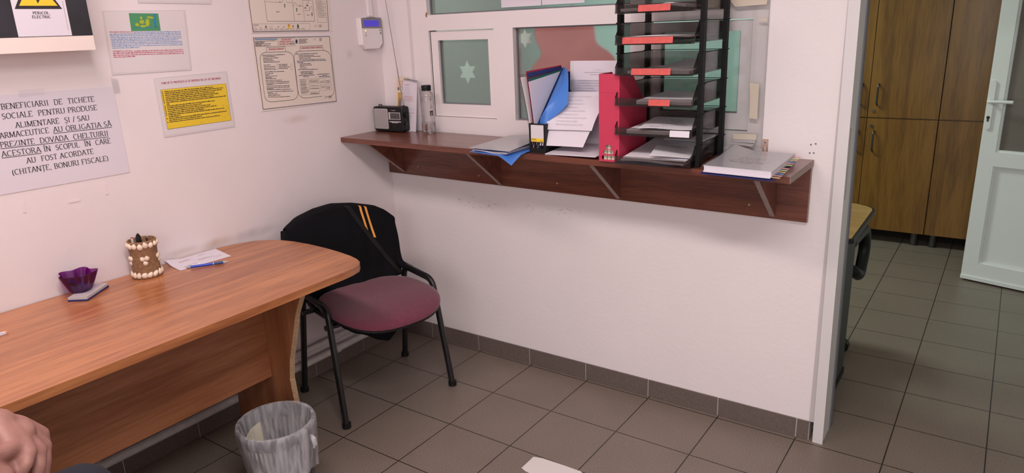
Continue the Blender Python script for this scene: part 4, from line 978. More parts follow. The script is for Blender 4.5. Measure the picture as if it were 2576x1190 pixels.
# leaning contents: planes roughly along the depth of the box, tilted to the left at the top
def leaf(name, label, cat, m, p_lo, p_hi, y0, y1, zlo, zhi, th, bow=0.0, group=None, topdy=0.0, slope=0.0, corner=0.0):
    t = thing(name, label, cat, (p_lo, -.15, zlo), group=group)
    def f(s, q):   # s depth, q height
        x = p_lo + (p_hi - p_lo) * q + bow * math.sin(q * math.pi) + slope * s * q
        return (x, y0 + (y1 - y0) * s + topdy * q, zlo + (zhi - zlo) * q + corner * s * q)
    bm = B(); grid(bm, f, 8, 10, th); link('sheets' if 'paper' in name else 'cover', bm, M[m], t, world=True, smooth=True); return t
zb = zs(1.05) + .0035
G = 'folders and papers in the black file box'
leaf('clear_sleeve', 'clear sleeve bulging out furthest left of the black file box', 'sleeve', 'sleeve', 1.0285, .972, -.272, -.08, zb, 1.368, .0006, .006, slope=.05)
leaf('paper_sheaf', 'white papers leaning leftmost in the black file box', 'papers', 'paper', 1.031, .985, -.270, -.075, zb, 1.358, .0025, .006, G, slope=.05)
leaf('paper_sheaf', 'white papers leaning second from left in the black file box', 'papers', 'paper2', 1.0355, .993, -.272, -.075, zb, 1.352, .0020, .005, G, slope=.046)
leaf('document_folder', 'red-edged folder standing tallest at the rear of the black file box', 'folder', 'redf', 1.0400, 1.008, -.268, -.055, zb, 1.380, .0012, .004, slope=.028, corner=.010)
leaf('document_folder', 'navy folder between the red and the maroon one in the black file box', 'folder', 'navy', 1.0430, 1.012, -.266, -.055, zb, 1.374, .0015, .003, slope=.026, corner=.012)
leaf('document_folder', 'maroon folder in front of the navy one in the black file box', 'folder', 'maroon', 1.0465, 1.016, -.266, -.060, zb, 1.358, .0015, .003, slope=.024, corner=.016)
leaf('document_folder', 'green folder behind the white front page in the black file box', 'folder', 'greenf', 1.0505, 1.020, -.268, -.060, zb, 1.352, .0015, .002, slope=.022, corner=.022)
leaf('paper_sheaf', 'broad white page facing the viewer, frontmost paper in the black file box', 'papers', 'paper', 1.0550, 1.024, -.276, -.075, zb, 1.342, .0018, .002, G, slope=.024, corner=.026)
# blue folder whose cover has flopped open
t = thing('document_folder', 'blue plastic folder with its cover flopped open to the right, in the black file box', 'folder', (1.06, -.2, zb))
def f(s, q):
    s0 = .04 + .90 * max(0, (q - .38) / .62); s = s0 + (1 - s0) * s
    return (1.0605 - .028 * q + .024 * s * q, -.272 + .205 * s, zb + (1.352 - zb) * q + .030 * s * q)
bm = B(); grid(bm, f, 8, 8, .0010); link('rear_cover', bm, M['dkblue'], t, world=True, smooth=True)  # same folder as the front cover; the darker blue paints its shaded inside
pts = {k: v for k, v in dict(a=(1.061, -.262, zb + .100), b=(1.050, -.068, 1.386), c=(1.102, -.262, 1.243), d=(1.070, -.10, 1.372)).items()}
def f(s, q):   # spine from low front to high rear, flap hanging out
    lo = Vector((1.0605, -.268, zb + .105)); hi = Vector((1.060, -.072, 1.384))
    base = lo.lerp(hi, s); out = Vector((.112, -.165, -.100)) * (0.18 + .82 * math.sin(min(1, s * 1.1) * 1.45))
    k = q; return tuple(base + out * k * (.35 + .65 * s) + Vector((0.012, -.004, .030)) * math.sin(q * math.pi) + Vector((0, 0, -.022)) * max(0, q - .6) / .4)
bm = B(); grid(bm, f, 12, 10, .0010); link('front_cover', bm, M['bluef'], t, world=True, smooth=True)

# dark blue lever file behind, its side with the lever facing
t = thing('lever_file', 'dark blue lever arch file standing behind the form holder', 'file', (1.112, -.05, zs(1.11)))
bm = B(); box(bm, (-.020, -.050, 0), (.055, -.002, .288)); link('spine', bm, M['navy'], t)
bm = B(); box(bm, (-.0235, -.052, 0), (-.0205, -.001, .292)); link('cover_board', bm, M['black'], t)
bm = B(); tube(bm, bend([(-.008, -.0505, .225), (-.008, -.060, .225), (.002, -.060, .220)], .004, 4), .003, 8); link('lever', bm, M['chrome'], t)

# standing form in a clear holder
t = thing('form_holder', 'clear holder with a printed form standing upright behind the crimson file box', 'form holder', (1.21, -.10, zs(1.2)))
Fh = Flat((1.106, -.116, zs(1.1) + .0005), (1, .0, 0), (0, .05, 1)); wv = .228; hv = .333
bm = B(); Fh.rect(bm, 0, 0, wv, hv, 0, .0020); link('rear_sheet', bm, M['paper2'], t, world=True)
bm = B(); Fh.rect(bm, .016, .03, wv, hv - .001, .0022, .0006); link('form_page', bm, M['paper'], t, world=True)
bm = B(); write(bm, Fh, 'CERERE', .100, .297, .138, .297, .0035, 1.3, h=.0032); words(bm, Fh, .062, .2885, .180, .288, .0030, rg, .0032); words(bm, Fh, .088, .280, .150, .280, .0030, rg, .0032)
for k in range(8): words(bm, Fh, .034, .258 - k * .0095, .055 + rg.uniform(.03, .15), .2575 - k * .0095, .0026, rg, .0032)
link('lettering', bm, mat('light_grey_print', (.36, .33, .36), .7), t, world=True)
bm = B(); Fh.rect(bm, -.004, 0, wv, .262, .0036, .0006); link('clear_pocket', bm, M['sleeve'], t, world=True)

# bent white sheets in front, and papers below
def bent(name, label, top, bot, w0, w1, belly, m='paper', th=.0006, group=None):
    t = thing(name, label, 'papers', bot, group=group)
    top = Vector(top); bot = Vector(bot)
    def f(s, q):
        p = top.lerp(bot, q); wd = w0 + (w1 - w0) * q
        return (p.x + wd * s, p.y - belly * math.sin(q * math.pi) + .006 * math.sin(s * 3), p.z + .004 * s)
    bm = B(); grid(bm, f, 8, 14, th); link('sheets', bm, M[m], t, world=True, smooth=True); return t
GB = 'white sheets bending forward in front of the form holder'
bent('paper_sheaf', 'long white sheet bending forward between the blue folder and the crimson file box', (1.112, -.155, 1.292), (1.068, -.282, 1.105), .205, .190, .020, 'paper', group=GB)
tt_ = bent('paper_sheaf', 'upper white sheet with faint print bending over a longer sheet', (1.108, -.160, 1.296), (1.089, -.268, 1.165), .210, .198, .024, 'paper', group=GB)
bm = B()
for k in range(9):
    q = .12 + k * .09; p = Vector((1.108, -.160, 1.296)).lerp(Vector((1.089, -.268, 1.165)), q)
    Fq = Flat((p.x + .02, p.y - .024 * math.sin(q * math.pi) - .0012, p.z + .0005), (1, 0, .02), (0, .35, .9)); words(bm, Fq, .02, 0, rg.uniform(.08, .15), 0, .0026, rg, .0004)
link('faint_print', bm, M['inkfaint'], tt_, world=True)
t = thing('paper_sheaf', 'white papers lying flat at the foot of the form holder beside the crimson file box', 'papers', (1.2, -.2, zs(1.2)))
def f(s, q): return (1.105 + .222 * s + .012 * q, -.300 + .185 * q - .014 * s, zs(1.15) + .0012 + .016 * q + .006 * s * (1 - q))
bm = B(); grid(bm, f, 6, 8, .003); link('sheets', bm, M['paper'], t, world=True, smooth=True)

# crimson file box with finger slots
t = thing('file_box', 'crimson cardboard file box with three oval slot rows in its narrow front', 'file box', (1.3485, -.327, zs(1.37) + .0004), math.radians(1))
cw, cdp, ch = .078, .235, .303
def oval(bm, cx, cz, hw, hh): pass
# front with slots: built from strips around the openings
bm = B()
slots = ((.0515, .012, .0075), (.0340, .019, .0075), (.0140, .026, .0075))
edges = [0] + sum([[z - h, z + h] for z, w_, h in sorted(slots)], []) + [ch]
for z_a, z_b in zip(edges[0::2], edges[1::2]): box(bm, (0, 0, z_a), (cw, .0022, z_b))
for z, w_, h in slots:
    cx = cw / 2 - .003
    for sgn in (-1, 1):
        arcp = [(cx + sgn * (w_ - h + h * math.cos(a)), z + h * math.sin(a)) for a in [math.pi / 2 - math.pi * k / 8 for k in range(9)]]
        xe = 0 if sgn < 0 else cw
        prism(bm, [(xe, 0, z + h)] + [(a, 0, b) for a, b in arcp] + [(xe, 0, z - h)], (0, .0022, 0))
link('front_panel', bm, M['crimson'], t)
for x in (0, cw - .0022):
    bm = B(); prism(bm, [(x, .0022, 0), (x, cdp, 0), (x, cdp, .17), (x, .10, ch), (x, .0022, ch)], (.0022, 0, 0)); link('side_panel', bm, M['crimson'], t)
bm = B(); box(bm, (.0022, .0023, 0), (cw - .0022, cdp, .002)); box(bm, (.0022, cdp - .0022, .002), (cw - .0022, cdp, .17)); link('rear_panel', bm, M['crimson'], t)
bm = B(); box(bm, (.001, -.0003, .2395), (cw - .001, -.0001, .2400)); link('fold_line', bm, M['redf'], t)
t = thing('paper_stack', 'cream papers inside the crimson file box, seen through its slots', 'papers', (1.352, -.316, zs(1.37) + .0035), math.radians(1))
for k in range(4):
    bm = B(); box(bm, (.010 + k * .015, .0, 0), (.0215 + k * .015, .20, .14 + .01 * k)); link('sheets', bm, M['binwhite'], t)

# ------------------------------------------------------------------ stacked letter trays
TW, TD, TS, TIER = .272, .33, .070, .0996
def make_tray(k):
    lab = ('smoked letter tray at the bottom of the stack, heaped with papers', 'smoked letter tray second from the bottom with a small white label', 'smoked letter tray third from the bottom with a short red label',
           'smoked letter tray fourth from the bottom with a red label and curling papers', 'smoked letter tray fifth from the bottom with the longest red label', 'smoked letter tray sixth from the bottom, cut by the top of the photo')[k]
    t = thing('letter_tray', lab, 'letter tray', (1.5545, -.3435, zs(1.55) + .0006 + k * TIER), math.radians(1.6), 'smoked letter trays in the stack')
    h = TW / 2
    bm = B(); box(bm, (-h, .003, .003), (h, TD, .0055)); link('tray_floor', bm, M['smoke'], t)
    bm = B(); prism(bm, [(-h, 0, .0), (h, 0, .0), (h, .004, .027), (-h, .004, .027)], (0, .0025, 0)); link('front_lip', bm, M['smoke'], t)
    for s in (-1, 1):
        x = s * h - (.0025 if s > 0 else 0)
        bm = B(); prism(bm, [(x, .007, .006), (x, .008, .027), (x, .045, TS), (x, TD, TS), (x, TD, .006)], (.0025, 0, 0)); link('side_wall', bm, M['smoke'], t)
        bm = B(); tube(bm, [(s * h, .006, .027), (s * h, .045, TS), (s * h, TD, TS)], .0016, 6); link('side_rim', bm, M['matte'], t)
        for y in (.045, .285):
            xo = s * (h + .0005)
            bm = B(); prism(bm, [(xo, y, 0), (xo + s * .013, y + .003, 0), (xo + s * .013, y + .029, 0), (xo, y + .032, 0)], (0, 0, TIER - .0004))
            prism(bm, [(xo, y - .003, TS - .001), (xo + s * .016, y, TS - .001), (xo + s * .016, y + .032, TS - .001), (xo, y + .035, TS - .001)], (0, 0, .0035)); link('riser', bm, M['matte'], t)
    bm = B(); box(bm, (-h + .003, TD - .003, .006), (h - .003, TD - .0005, TS - .004)); link('rear_wall', bm, M['smoke'], t)
    bm = B(); tube(bm, [(-h, TD, TS), (h, TD, TS)], .0013, 6); box(bm, (-h + .02, .03, -.0002), (h - .02, .033, .0028)); link('rear_rim', bm, M['matte'], t)
    lb = (None, (.73, .975, 'paper'), (.45, .72, 'skirtlab'), (.22, .72, 'skirtlab'), (.10, .74, 'skirtlab'), (.30, .70, 'skirtlab'))[k]
    if lb:
        x0, x1 = -h + TW * lb[0], -h + TW * lb[1]
        bm = B(); prism(bm, [(x0, -.0005, .004), (x1, -.0005, .004), (x1, .0030, .0245), (x0, .0030, .0245)], (0, -.0006, 0)); lo = link('label', bm, M[lb[2]], t, label='white paper label' if k == 1 else 'red paper label')
        if k == 1:
            bm = B(); Ft = Flat((0, -.0016 + .0010, .0), (1, 0, 0), (0, .15, 1)); write(bm, Ft, 'DIVERSE TIPIZATE', x0 + .007, .0118, x1 - .007, .0118, .0062, .9, h=.0007); link('label_lettering', bm, M['inkgrey'], lo)
    return t
for k in range(6): make_tray(k)
def tray_paper(k, label, x0, x1, y0, y1, zbase, th, m='paper', lift=lambda s, q: 0, name='paper_stack', cat='papers', prints=0, rot=0.0):
    t = thing(name, label, cat, (1.5545, -.3435, zs(1.55) + k * TIER + .0068 + zbase), math.radians(1.6), 'papers lying in the letter trays' if cat == 'papers' else None)
    cx, cy = (x0 + x1) / 2, (y0 + y1) / 2; cr, sr = math.cos(rot), math.sin(rot)
    def f(s, q):
        x = x0 + (x1 - x0) * s - cx; y = y0 + (y1 - y0) * q - cy
        return (cx + x * cr - y * sr, cy + x * sr + y * cr, lift(s, q))
    bm = B(); grid(bm, f, 10, 10, th); link('sheets' if cat == 'papers' else 'cover', bm, M[m], t, smooth=True)
    if prints:
        bm = B(); rp = random.Random(k)
        for i in range(prints):
            # each printed line is a row of small letters lying on the page
            s0 = rp.uniform(.12, .6); 
            for j in range(10):
                s = s0 + j * .025; q = .12 + .78 * i / prints
                if s > .93 or rp.random() < .15: continue
                a = Vector(f(s, q)); b = Vector(f(s + .018, q)); c = Vector(f(s + .018, q + .020)); d = Vector(f(s, q + .020)); up = Vector((0, 0, th + .0006))
                bm.faces.new([bm.verts.new(v + up) for v in (a, b, c, d)])
        link('lettering', bm, M['inkgrey'], t)
    return t
tray_paper(0, 'dark blue folder under the papers in the bottom letter tray', -.125, .10, .010, .30, 0, .002, 'dkblue', name='document_folder', cat='folder')
tray_paper(0, 'white papers above the blue folder in the bottom letter tray', -.118, .108, .012, .30, .0035, .006, 'bright', lambda s, q: .003 * math.sin(s * 5))
tray_paper(0, 'greyish papers sloping up to the rear in the bottom letter tray', -.11, .115, .016, .31, .0135, .004, 'bright', lambda s, q: .024 * q, prints=5)
tray_paper(0, 'white flap of paper folded up over the heap in the bottom letter tray', -.02, .112, .014, .14, .021, .0012, 'bright', lambda s, q: .010 + .014 * q * (1 - s) - .006 * s, rot=.2)
tray_paper(0, 'pink-white sheets standing steep at the rear of the bottom letter tray', -.05, .12, .24, .32, .022, .001, 'bright', lambda s, q: .026 + .012 * q)
tray_paper(1, 'printed white forms fanned out in the second letter tray', -.10, .110, .020, .305, 0, .012, 'bright', lambda s, q: .010 * q, prints=9)
tray_paper(1, 'single printed white form turned askew on the forms in the second letter tray', -.065, .12, .014, .22, .0205, .0008, 'bright', lambda s, q: .010 * q + .002 * math.sin(6 * s), prints=7, rot=.12)
tray_paper(2, 'plain greyish papers in the third letter tray', -.065, .125, .020, .310, 0, .012, 'bright', lambda s, q: .006 * q)
tray_paper(3, 'pink-white papers curling up at the rear of the fourth letter tray', -.095, .118, .012, .30, 0, .010, 'bright', lambda s, q: .026 * max(0, 1 - abs(s - .55) / .45) * q * q)
tray_paper(4, 'thin black folder under paper in the fifth letter tray', -.128, .10, .010, .30, .006, .002, 'navy', name='document_folder', cat='folder')
tray_paper(4, 'thin white papers on the black folder in the fifth letter tray', -.105, .120, .010, .30, .0145, .003, 'bright', lambda s, q: .003 * math.sin(s * 4) + .002)
tray_paper(5, 'white papers with a raised corner in the topmost visible letter tray', -.12, .10, .010, .30, .0, .009, 'bright', lambda s, q: .004 * s + .012 * max(0, 1 - abs(s - .75) / .3) * (1 - q))

# ------------------------------------------------------------------ thick folder of forms at the right end of the shelf
t = thing('form_folder', 'thick folder of forms with coloured tabs at the right end of the shelf', 'folder', (1.85, -.2, zs(1.85)))
zf = zs(1.85) + .001
def fold(s, q, grow=0.0): 
    return Vector((1.743 + .216 * s - .010 * q - grow + 2 * grow * s, -.362 + .308 * q - .02 * s * (1 - q), 0))
def f(s, q): p = fold(s, q, .008); return (p.x, p.y - .006, zf - .004 * (q < .05))
bm = B(); grid(bm, f, 6, 8, .0016); link('rear_cover', bm, M['navy'], t, world=True)
bm = B()
L = []
for k in range(5):
    z = zf + .0022 + k * .004; e = rg.uniform(-.002, .002)
    prism(bm, [tuple(fold(a, b) + Vector((e, e, z))) for a, b in ((0, 0), (1, 0), (1, 1), (0, 1))], (0, 0, .0038))
link('page_block', bm, M['paper'], t, world=True, bevel=.0006)
zt = zf + .0224
def f(s, q): p = fold(s, q, .002); return (p.x, p.y, zt + .018 * max(0, 1 - abs(s - .08) / .3) * max(0, q - .6) / .4 + .002 * q)
bm = B(); grid(bm, f, 14, 14, .0008); link('top_page', bm, M['bright'], t, world=True, smooth=True)
def f2(s, q): p = fold(s, q, .004); return (p.x, p.y, zt + .0014 + .018 * max(0, 1 - abs(s - .08) / .3) * max(0, q - .6) / .4 + .002 * q)
bm = B(); grid(bm, f2, 14, 14, .0006); link('clear_cover', bm, M['cover'], t, world=True, smooth=True)
Ft = Flat(fold(0, 0) + Vector((0, 0, zt + .00115)), (fold(1, 0) - fold(0, 0)).normalized(), (fold(0, 1) - fold(0, 0) + Vector((0, 0, .0020))).normalized())
bm = B(); write(bm, Ft, 'TIPIZATE', .075, .175, .160, .175, .016, .9, h=0); write(bm, Ft, 'BENEFICII', .072, .150, .162, .150, .015, .9, h=0)
write(bm, Ft, 'SOCIALE ACORDATE DE', .045, .124, .185, .124, .013, .7, h=0); words(bm, Ft, .055, .100, .175, .100, .012, rg, 0, .5, .8, 3); write(bm, Ft, '2023', .095, .078, .128, .078, .011, .8, h=0)
link('title_lettering', bm, M['inkgrey'], t, world=True)
for k, m in enumerate(('taborange', 'tabpink', 'tabblue', 'taborange', 'tabgreen', 'tabpink', None, 'tabgreen', 'tabpink', 'tabblue', 'taborange', 'tabgreen', 'tabpink')):
    if not m: continue
    q = .02 + k * .072; p = fold(1, q); z = zf + .004 + k * .0012
    bm = B(); prism(bm, [(p.x - .004, p.y, z), (p.x + .026, p.y - .003, z), (p.x + .026, p.y + .009, z + .0004), (p.x - .004, p.y + .012, z + .0004)], (0, 0, .0006)); link('index_tab', bm, M[m], t, world=True)

# ------------------------------------------------------------------ acrylic sheet over the right casement, tape, brackets
t = thing('acrylic_sheet', 'clear acrylic sheet fixed over the right half of the hatch, behind the trays', 'screen', (1.56, -.008, 1.4))
bm = B(); prism(bm, [(1.315, -.0035, 1.098), (1.8235, -.0035, 1.096), (1.8195, -.0035, 1.95), (1.315, -.0035, 1.95)], (0, -.003, 0)); link('sheet', bm, M['plexi'], t, world=True)
bm = B(); prism(bm, [(1.8236, -.0034, 1.096), (1.8246, -.0034, 1.096), (1.8206, -.0034, 1.95), (1.8196, -.0034, 1.95)], (0, -.0032, 0)); link('sheet_edge', bm, M['lightgrey'], t, world=True)
Fa = Flat((0, -.0068, 0), (1, 0, 0), (0, 0, 1))
def pb(u, v): q = at(u, v, 1, -.007); return (q.x, q.z)
for pp in ([(1886, 208), (1910, 211), (1907, 262), (1905, 300), (1885, 297), (1887, 250)], [(1830, -6), (1932, -10), (1929, 11), (1850, 17)], [(1908, 47), (1931, 44), (1931, 54), (1915, 53)], [(1845, 336), (1903, 338), (1902, 352), (1844, 350)]):
    bm = B(); Fa.poly(bm, [pb(*p) for p in pp], 0, .0006); link('tape_piece', bm, M['tape'], t, world=True, label='yellowed adhesive tape')
t = thing('metal_ledge', 'small bent metal ledge stuck under the acrylic sheet above the form folder', 'ledge', (1.76, -.01, 1.11))
bm = B(); prism(bm, [(1.722, -.0036, 1.113), (1.800, -.0036, 1.110), (1.800, -.034, 1.107), (1.715, -.032, 1.110)], (0, 0, .0015)); box(bm, (1.722, -.0048, 1.1148), (1.800, -.0036, 1.126)) ; link('metal_strip', bm, M['silver'], t, world=True)
bm = B(); prism(bm, [(1.716, -.0322, 1.1112), (1.799, -.0342, 1.1078), (1.796, -.031, 1.100), (1.722, -.029, 1.104)], (0, .0008, 0)); link('clear_flap', bm, M['sleeve'], t, world=True)
t = thing('metal_bracket', 'copper coloured slotted bracket screwed to the wall right of the acrylic sheet', 'bracket', (1.833, -.002, 1.108))
bm = B()
x0, x1, za, zb_ = 1.8253, 1.8455, 1.078, 1.1305
for lo, hi in (((x0, za), (x0 + .0085, zb_)), ((x1 - .0085, za), (x1, zb_)), ((x0 + .0085, za), (x1 - .0085, 1.084)), ((x0 + .0085, 1.106), (x1 - .0085, zb_))): box(bm, (lo[0], -.0022, lo[1]), (hi[0], -.0004, hi[1]))
link('plate', bm, M['copper'], t, world=True)
bm = B(); cyl(bm, ((x0 + x1) / 2, -.0023, 1.119), ((x0 + x1) / 2, -.0045, 1.119), .0042, 14); sc_ = link('screw', bm, M['chrome'], t, world=True)
bm = B(); cyl(bm, ((x0 + x1) / 2, -.0046, 1.119), ((x0 + x1) / 2, -.0049, 1.119), .0018, 10); link('screw_socket', bm, M['ink'], t, world=True)

# notices on the upper panes
for k, (x0, x1, lab) in enumerate(((.687, .8875, 'white sheet on the upper hatch pane, left of two, only its lower edge in view'), (.8915, 1.090, 'white sheet on the upper hatch pane, right of two, only its lower edge in view'))):
    bm = B(); box(bm, (x0, .0440, 1.6235 + .001 * k), (x1, .0448, 1.905)); t = setp(link('paper_notice', bm, M['paper']), lab, 'notice', 'white sheets on the upper hatch pane')

# ------------------------------------------------------------------ behind the frosted panes: snowflakes and a red decoration on the office side
def star(x, z, r, y, lab):
    bm = B(); pts = []
    for k in range(12):
        a = math.pi / 2 + k * math.pi / 6; rr_ = r if k % 2 == 0 else r * .56; pts.append((x + rr_ * math.cos(a), y, z + rr_ * math.sin(a)))
    prism(bm, pts, (0, .001, 0)); setp(link('snowflake_sticker', bm, M['snow']), lab, 'snowflake', 'snowflakes behind the frosted panes')
q = at(1175, 182, 1, .064); star(q.x - .012, q.z, .052, .084, 'blurred white snowflake behind the small left pane')
q = at(1318, 97, 1, .064); star(q.x - .012, q.z, .040, .090, 'faint snowflake behind the top left of the middle pane')
t = thing('red_decoration', 'blurred red hanging decoration behind the middle frosted pane', 'decoration', (.96, .10, 1.35))
def f(s_, q):
    a = 2 * math.pi * s_; r = q * (.165 + .030 * math.cos(5 * a + .9) + .012 * math.cos(3 * a))
    return (.945 + r * 1.12 * math.cos(a), .165 - .02 * (1 - q * q), 1.405 + r * .98 * math.sin(a))
bm = B(); grid(bm, f, 60, 8); bmesh.ops.remove_doubles(bm, verts=bm.verts, dist=1e-5)
link('cloth_lobes', bm, M['redboard'], t, world=True, smooth=True)
bm = B(); cyl(bm, (.965, .165, 1.53), (.965, .165, 2.095), .0015, 6); link('hanging_cord', bm, M['redboard'], t, world=True)

# ------------------------------------------------------------------ visitor chair (local: x forward, y to the sitter's left, z up)
def make_chair(label, loc, rotz, group):
    t = thing('visitor_chair', label, 'chair', loc, rotz, group)
    for s in (1, -1):
        yb = .262 * s; yt = .250 * s
        path = bend([(.205, yb, .012), (.118, yt, .488), (-.105, yt, .496), (-.125, yt, .46), (-.205, yb, .012)], .045, 6)
        bm = B(); tube(bm, path[:len(path) // 2 + 1], .0125, 12, 1.25, (0, 1, 0)); link('leg', bm, M['blackmetal'], t, smooth=True)
        bm = B(); tube(bm, path[len(path) // 2:], .0125, 12, 1.25, (0, 1, 0)); link('leg', bm, M['blackmetal'], t, smooth=True)
        for x in (.207, -.207):
            bm = B(); cyl(bm, (x, yb, 0), (x, yb, .020), .0185, 14); link('foot_cap', bm, M['black'], t)
        bm = B(); tube(bm, bend([(.10, .205 * s, .405), (-.13, .205 * s, .405), (-.185, .205 * s, .43), (-.205, .205 * s, .74)], .04, 5), .011, 10); link('back_upright', bm, M['blackmetal'], t, smooth=True)
    for x in (.105, -.118):
        bm = B(); cyl(bm, (x, -.262, .405), (x, .262, .405), .011, 12); link('cross_bar', bm, M['blackmetal'], t, smooth=True)
    # cushion: superellipse outline, raised rear and waterfall front
    def pad(s, q, top):
        a = 2 * math.pi * s; c, d = math.cos(a), math.sin(a)
        rx = .228 * (abs(c) ** .72) * (1 if c > 0 else -1) * q; ry = .240 * (abs(d) ** .72) * (1 if d > 0 else -1) * q
        x = .088 + rx; y = ry; dz = -.030 * max(0, rx / .228) ** 2.2 + .016 * max(0, -rx / .228) ** 2 + .012 * (abs(ry) / .24) ** 2 - .004
        return Vector((x, y, .452 + dz + (.020 * math.sqrt(max(0, 1 - q ** 6)) if top else -.012 - .006 * math.sqrt(max(0, 1 - q ** 4)))))
    n = 40
    bm = B(); loops = [[pad(k / n, q, True) for k in range(n)] for q in (.02, .25, .5, .7, .85, .94, .985, 1.0)]
    loops += [[pad(k / n, 1.0, False) + Vector((0, 0, .002)) for k in range(n)]]; rings(bm, loops); link('seat', bm, M['burg'], t, smooth=True)
    bm = B(); loops = [[pad(k / n, q, False) + Vector((0, 0, dz)) for k in range(n)] for q, dz in ((.02, 0), (.9, 0), (.99, .0), (.99, -.008), (.9, -.016), (.02, -.018))]; rings(bm, loops); link('seat_shell', bm, M['black'], t, smooth=True)
    def bk(s, q, off):
        a = 2 * math.pi * s; c, d = math.cos(a), math.sin(a)
        y = .235 * (abs(c) ** .6) * (1 if c > 0 else -1) * q; z = .650 + .135 * (abs(d) ** .7) * (1 if d > 0 else -1) * q
        return Vector((-.166 - .10 * (z - .50) + .012 * (y / .235) ** 2 + off, y, z))
    bm = B(); rings(bm, [[bk(k / n, q, o) for k in range(n)] for q, o in ((.02, .018), (.5, .018), (.85, .015), (.96, .009), (1, 0), (1, -.006))]); link('backrest', bm, M['burg'], t, smooth=True)
    bm = B(); rings(bm, [[bk(k / n, q, o) for k in range(n)] for q, o in ((.02, -.007), (.985, -.007), (.985, -.012), (.85, -.017), (.02, -.020))]); link('backrest_shell', bm, M['black'], t, smooth=True)
    return t
CH = Vector((.3465, -.5525, 0)); CA = math.atan2(-.28, .96)
make_chair('burgundy visitor chair at the round end of the table, jacket over its back', CH, CA, None)

def interp(tab, x):
    if x <= tab[0][0]: return tab[0][1]
    for (a, b), (c, d) in zip(tab[:-1], tab[1:]):
        if x <= c: return b + (d - b) * (x - a) / (c - a)
    return tab[-1][1]
# jacket thrown over the backrest: front sheet, fold over the top, tail hanging behind (r = to the sitter's right)
TOP = [(-.275, .748), (-.26, .768), (-.20, .800), (-.12, .822), (-.04, .830), (.06, .815), (.16, .786), (.21, .757), (.248, .722)]
HEM = [(-.26, .42), (-.15, .36), (-.06, .245), (0, .205), (.06, .178), (.12, .135), (.17, .115), (.215, .150), (.245, .22), (.275, .42)]
FLOW = [(-.26, .455), (-.1, .455), (.1, .458), (.2, .460), (.27, .455)]
t = thing('jacket', 'black jacket with two orange stripes draped over the back of the burgundy chair', 'jacket', (CH.x, CH.y, .45), CA)
def jac(r, q):
    top = interp(TOP, r); fold = .006 * math.sin(r * 38 + q * 5) + .004 * math.sin(r * 75 - q * 11)
    edge = max(0, abs(r) - .2) / .07
    if q < .48:
        k = q / .48; lo = interp(FLOW, r); z = lo + (top - .012 - lo) * k
        fx = -.127 - .036 * k + fold * (.3 + .5 * (1 - k)) - .010 * edge + .014 * math.exp(-((z - .47) / .03) ** 2)
        rr_ = r * (1 - .05 * (1 - k)); return Vector((fx, rr_, z))
    if q < .56:
        k = (q - .48) / .08; a = math.pi * k; return Vector((-.196 + .013 * edge + (.033 - .013 * edge) * math.cos(a) - .010 * edge * (1 - k), r, top - .012 + .012 * math.sin(a)))
    k = (q - .56) / .44; lo = interp(HEM, r); z = top - .012 + (lo - top + .012) * k
    back = -.229 + .026 * edge - .006 * math.sin(k * 3) + fold * k
    fx = back if z > .46 else back + (.46 - z) * .14
    return Vector((fx, r * (1 - .18 * k if r < 0 else 1), z))
bm = B(); grid(bm, lambda s, q: jac(-.262 + .510 * s, q), 36, 60, .0035); 
bm.transform(Matrix.Translation((0, 0, -.45))); link('body_cloth', bm, M['cloth'], t, smooth=True)
for nm, sg in (('sleeve_cloth', -1), ('sleeve_cloth', 1)):
    bm = B()
    if sg < 0: path = [(-.196, -.258, .752), (-.165, -.275, .70), (-.160, -.268, .60), (-.172, -.255, .50)]; rr_ = [.024, .020, .016, .012]
    else: path = [(-.185, .235, .715), (-.172, .244, .62), (-.160, .240, .55), (-.138, .238, .505), (-.085, .262, .487)]; rr_ = [.014, .017, .016, .017, .012]
    tube(bm, bend(path, .05, 5), .016, 12, 1.3); bm.transform(Matrix.Translation((0, 0, -.45))); link(nm, bm, M['cloth'], t, smooth=True)
for r0 in (.070, .096):
    def f(s, q, r0=r0):
        k = .30 + .225 * q if q < 1 else .525
        p = jac(r0 + .016 * s + .028 * (1 - q), .48 * (.60 + .40 * q) if q < .92 else .48 + .03 * (q - .92) / .08); return p + Vector((.0052, 0, .0012))
    bm = B(); grid(bm, lambda s, q, f=f: f(s * .62, q), 2, 18, .0008); bm.transform(Matrix.Translation((0, 0, -.45))); link('stripe', bm, M['orange'], t)
# shoulder strap running down across the jacket to a small bag behind the chair
t = thing('shoulder_bag', 'thin black shoulder strap slung diagonally over the jacket, its small bag behind the chair', 'bag', (CH.x, CH.y, .30), CA)
def f(s, q):
    q0 = .50 - .50 * q; r = .010 + .235 * q + (s - .5) * .026
    p = jac(min(.26, r), max(.02, q0)); return p + Vector((.0085, 0, .002 if q < .1 else 0))
bm = B(); grid(bm, f, 2, 24, .0016); bm.transform(Matrix.Translation((0, 0, -.30))); link('strap', bm, M['strapm'], t, smooth=True)
bm = B(); L = []
for z, kx, ky in ((.225, .004, .07), (.232, .016, .085), (.30, .020, .092), (.36, .015, .088), (.372, .005, .075)):
    L.append([(-.262 + kx * math.cos(a), +.06 + ky * math.copysign(abs(math.sin(a)) ** .5, math.sin(a)), z - .30) for a in [k * math.pi / 12 for k in range(24)]])
rings(bm, L); link('bag_body', bm, M['cloth'], t, smooth=True)

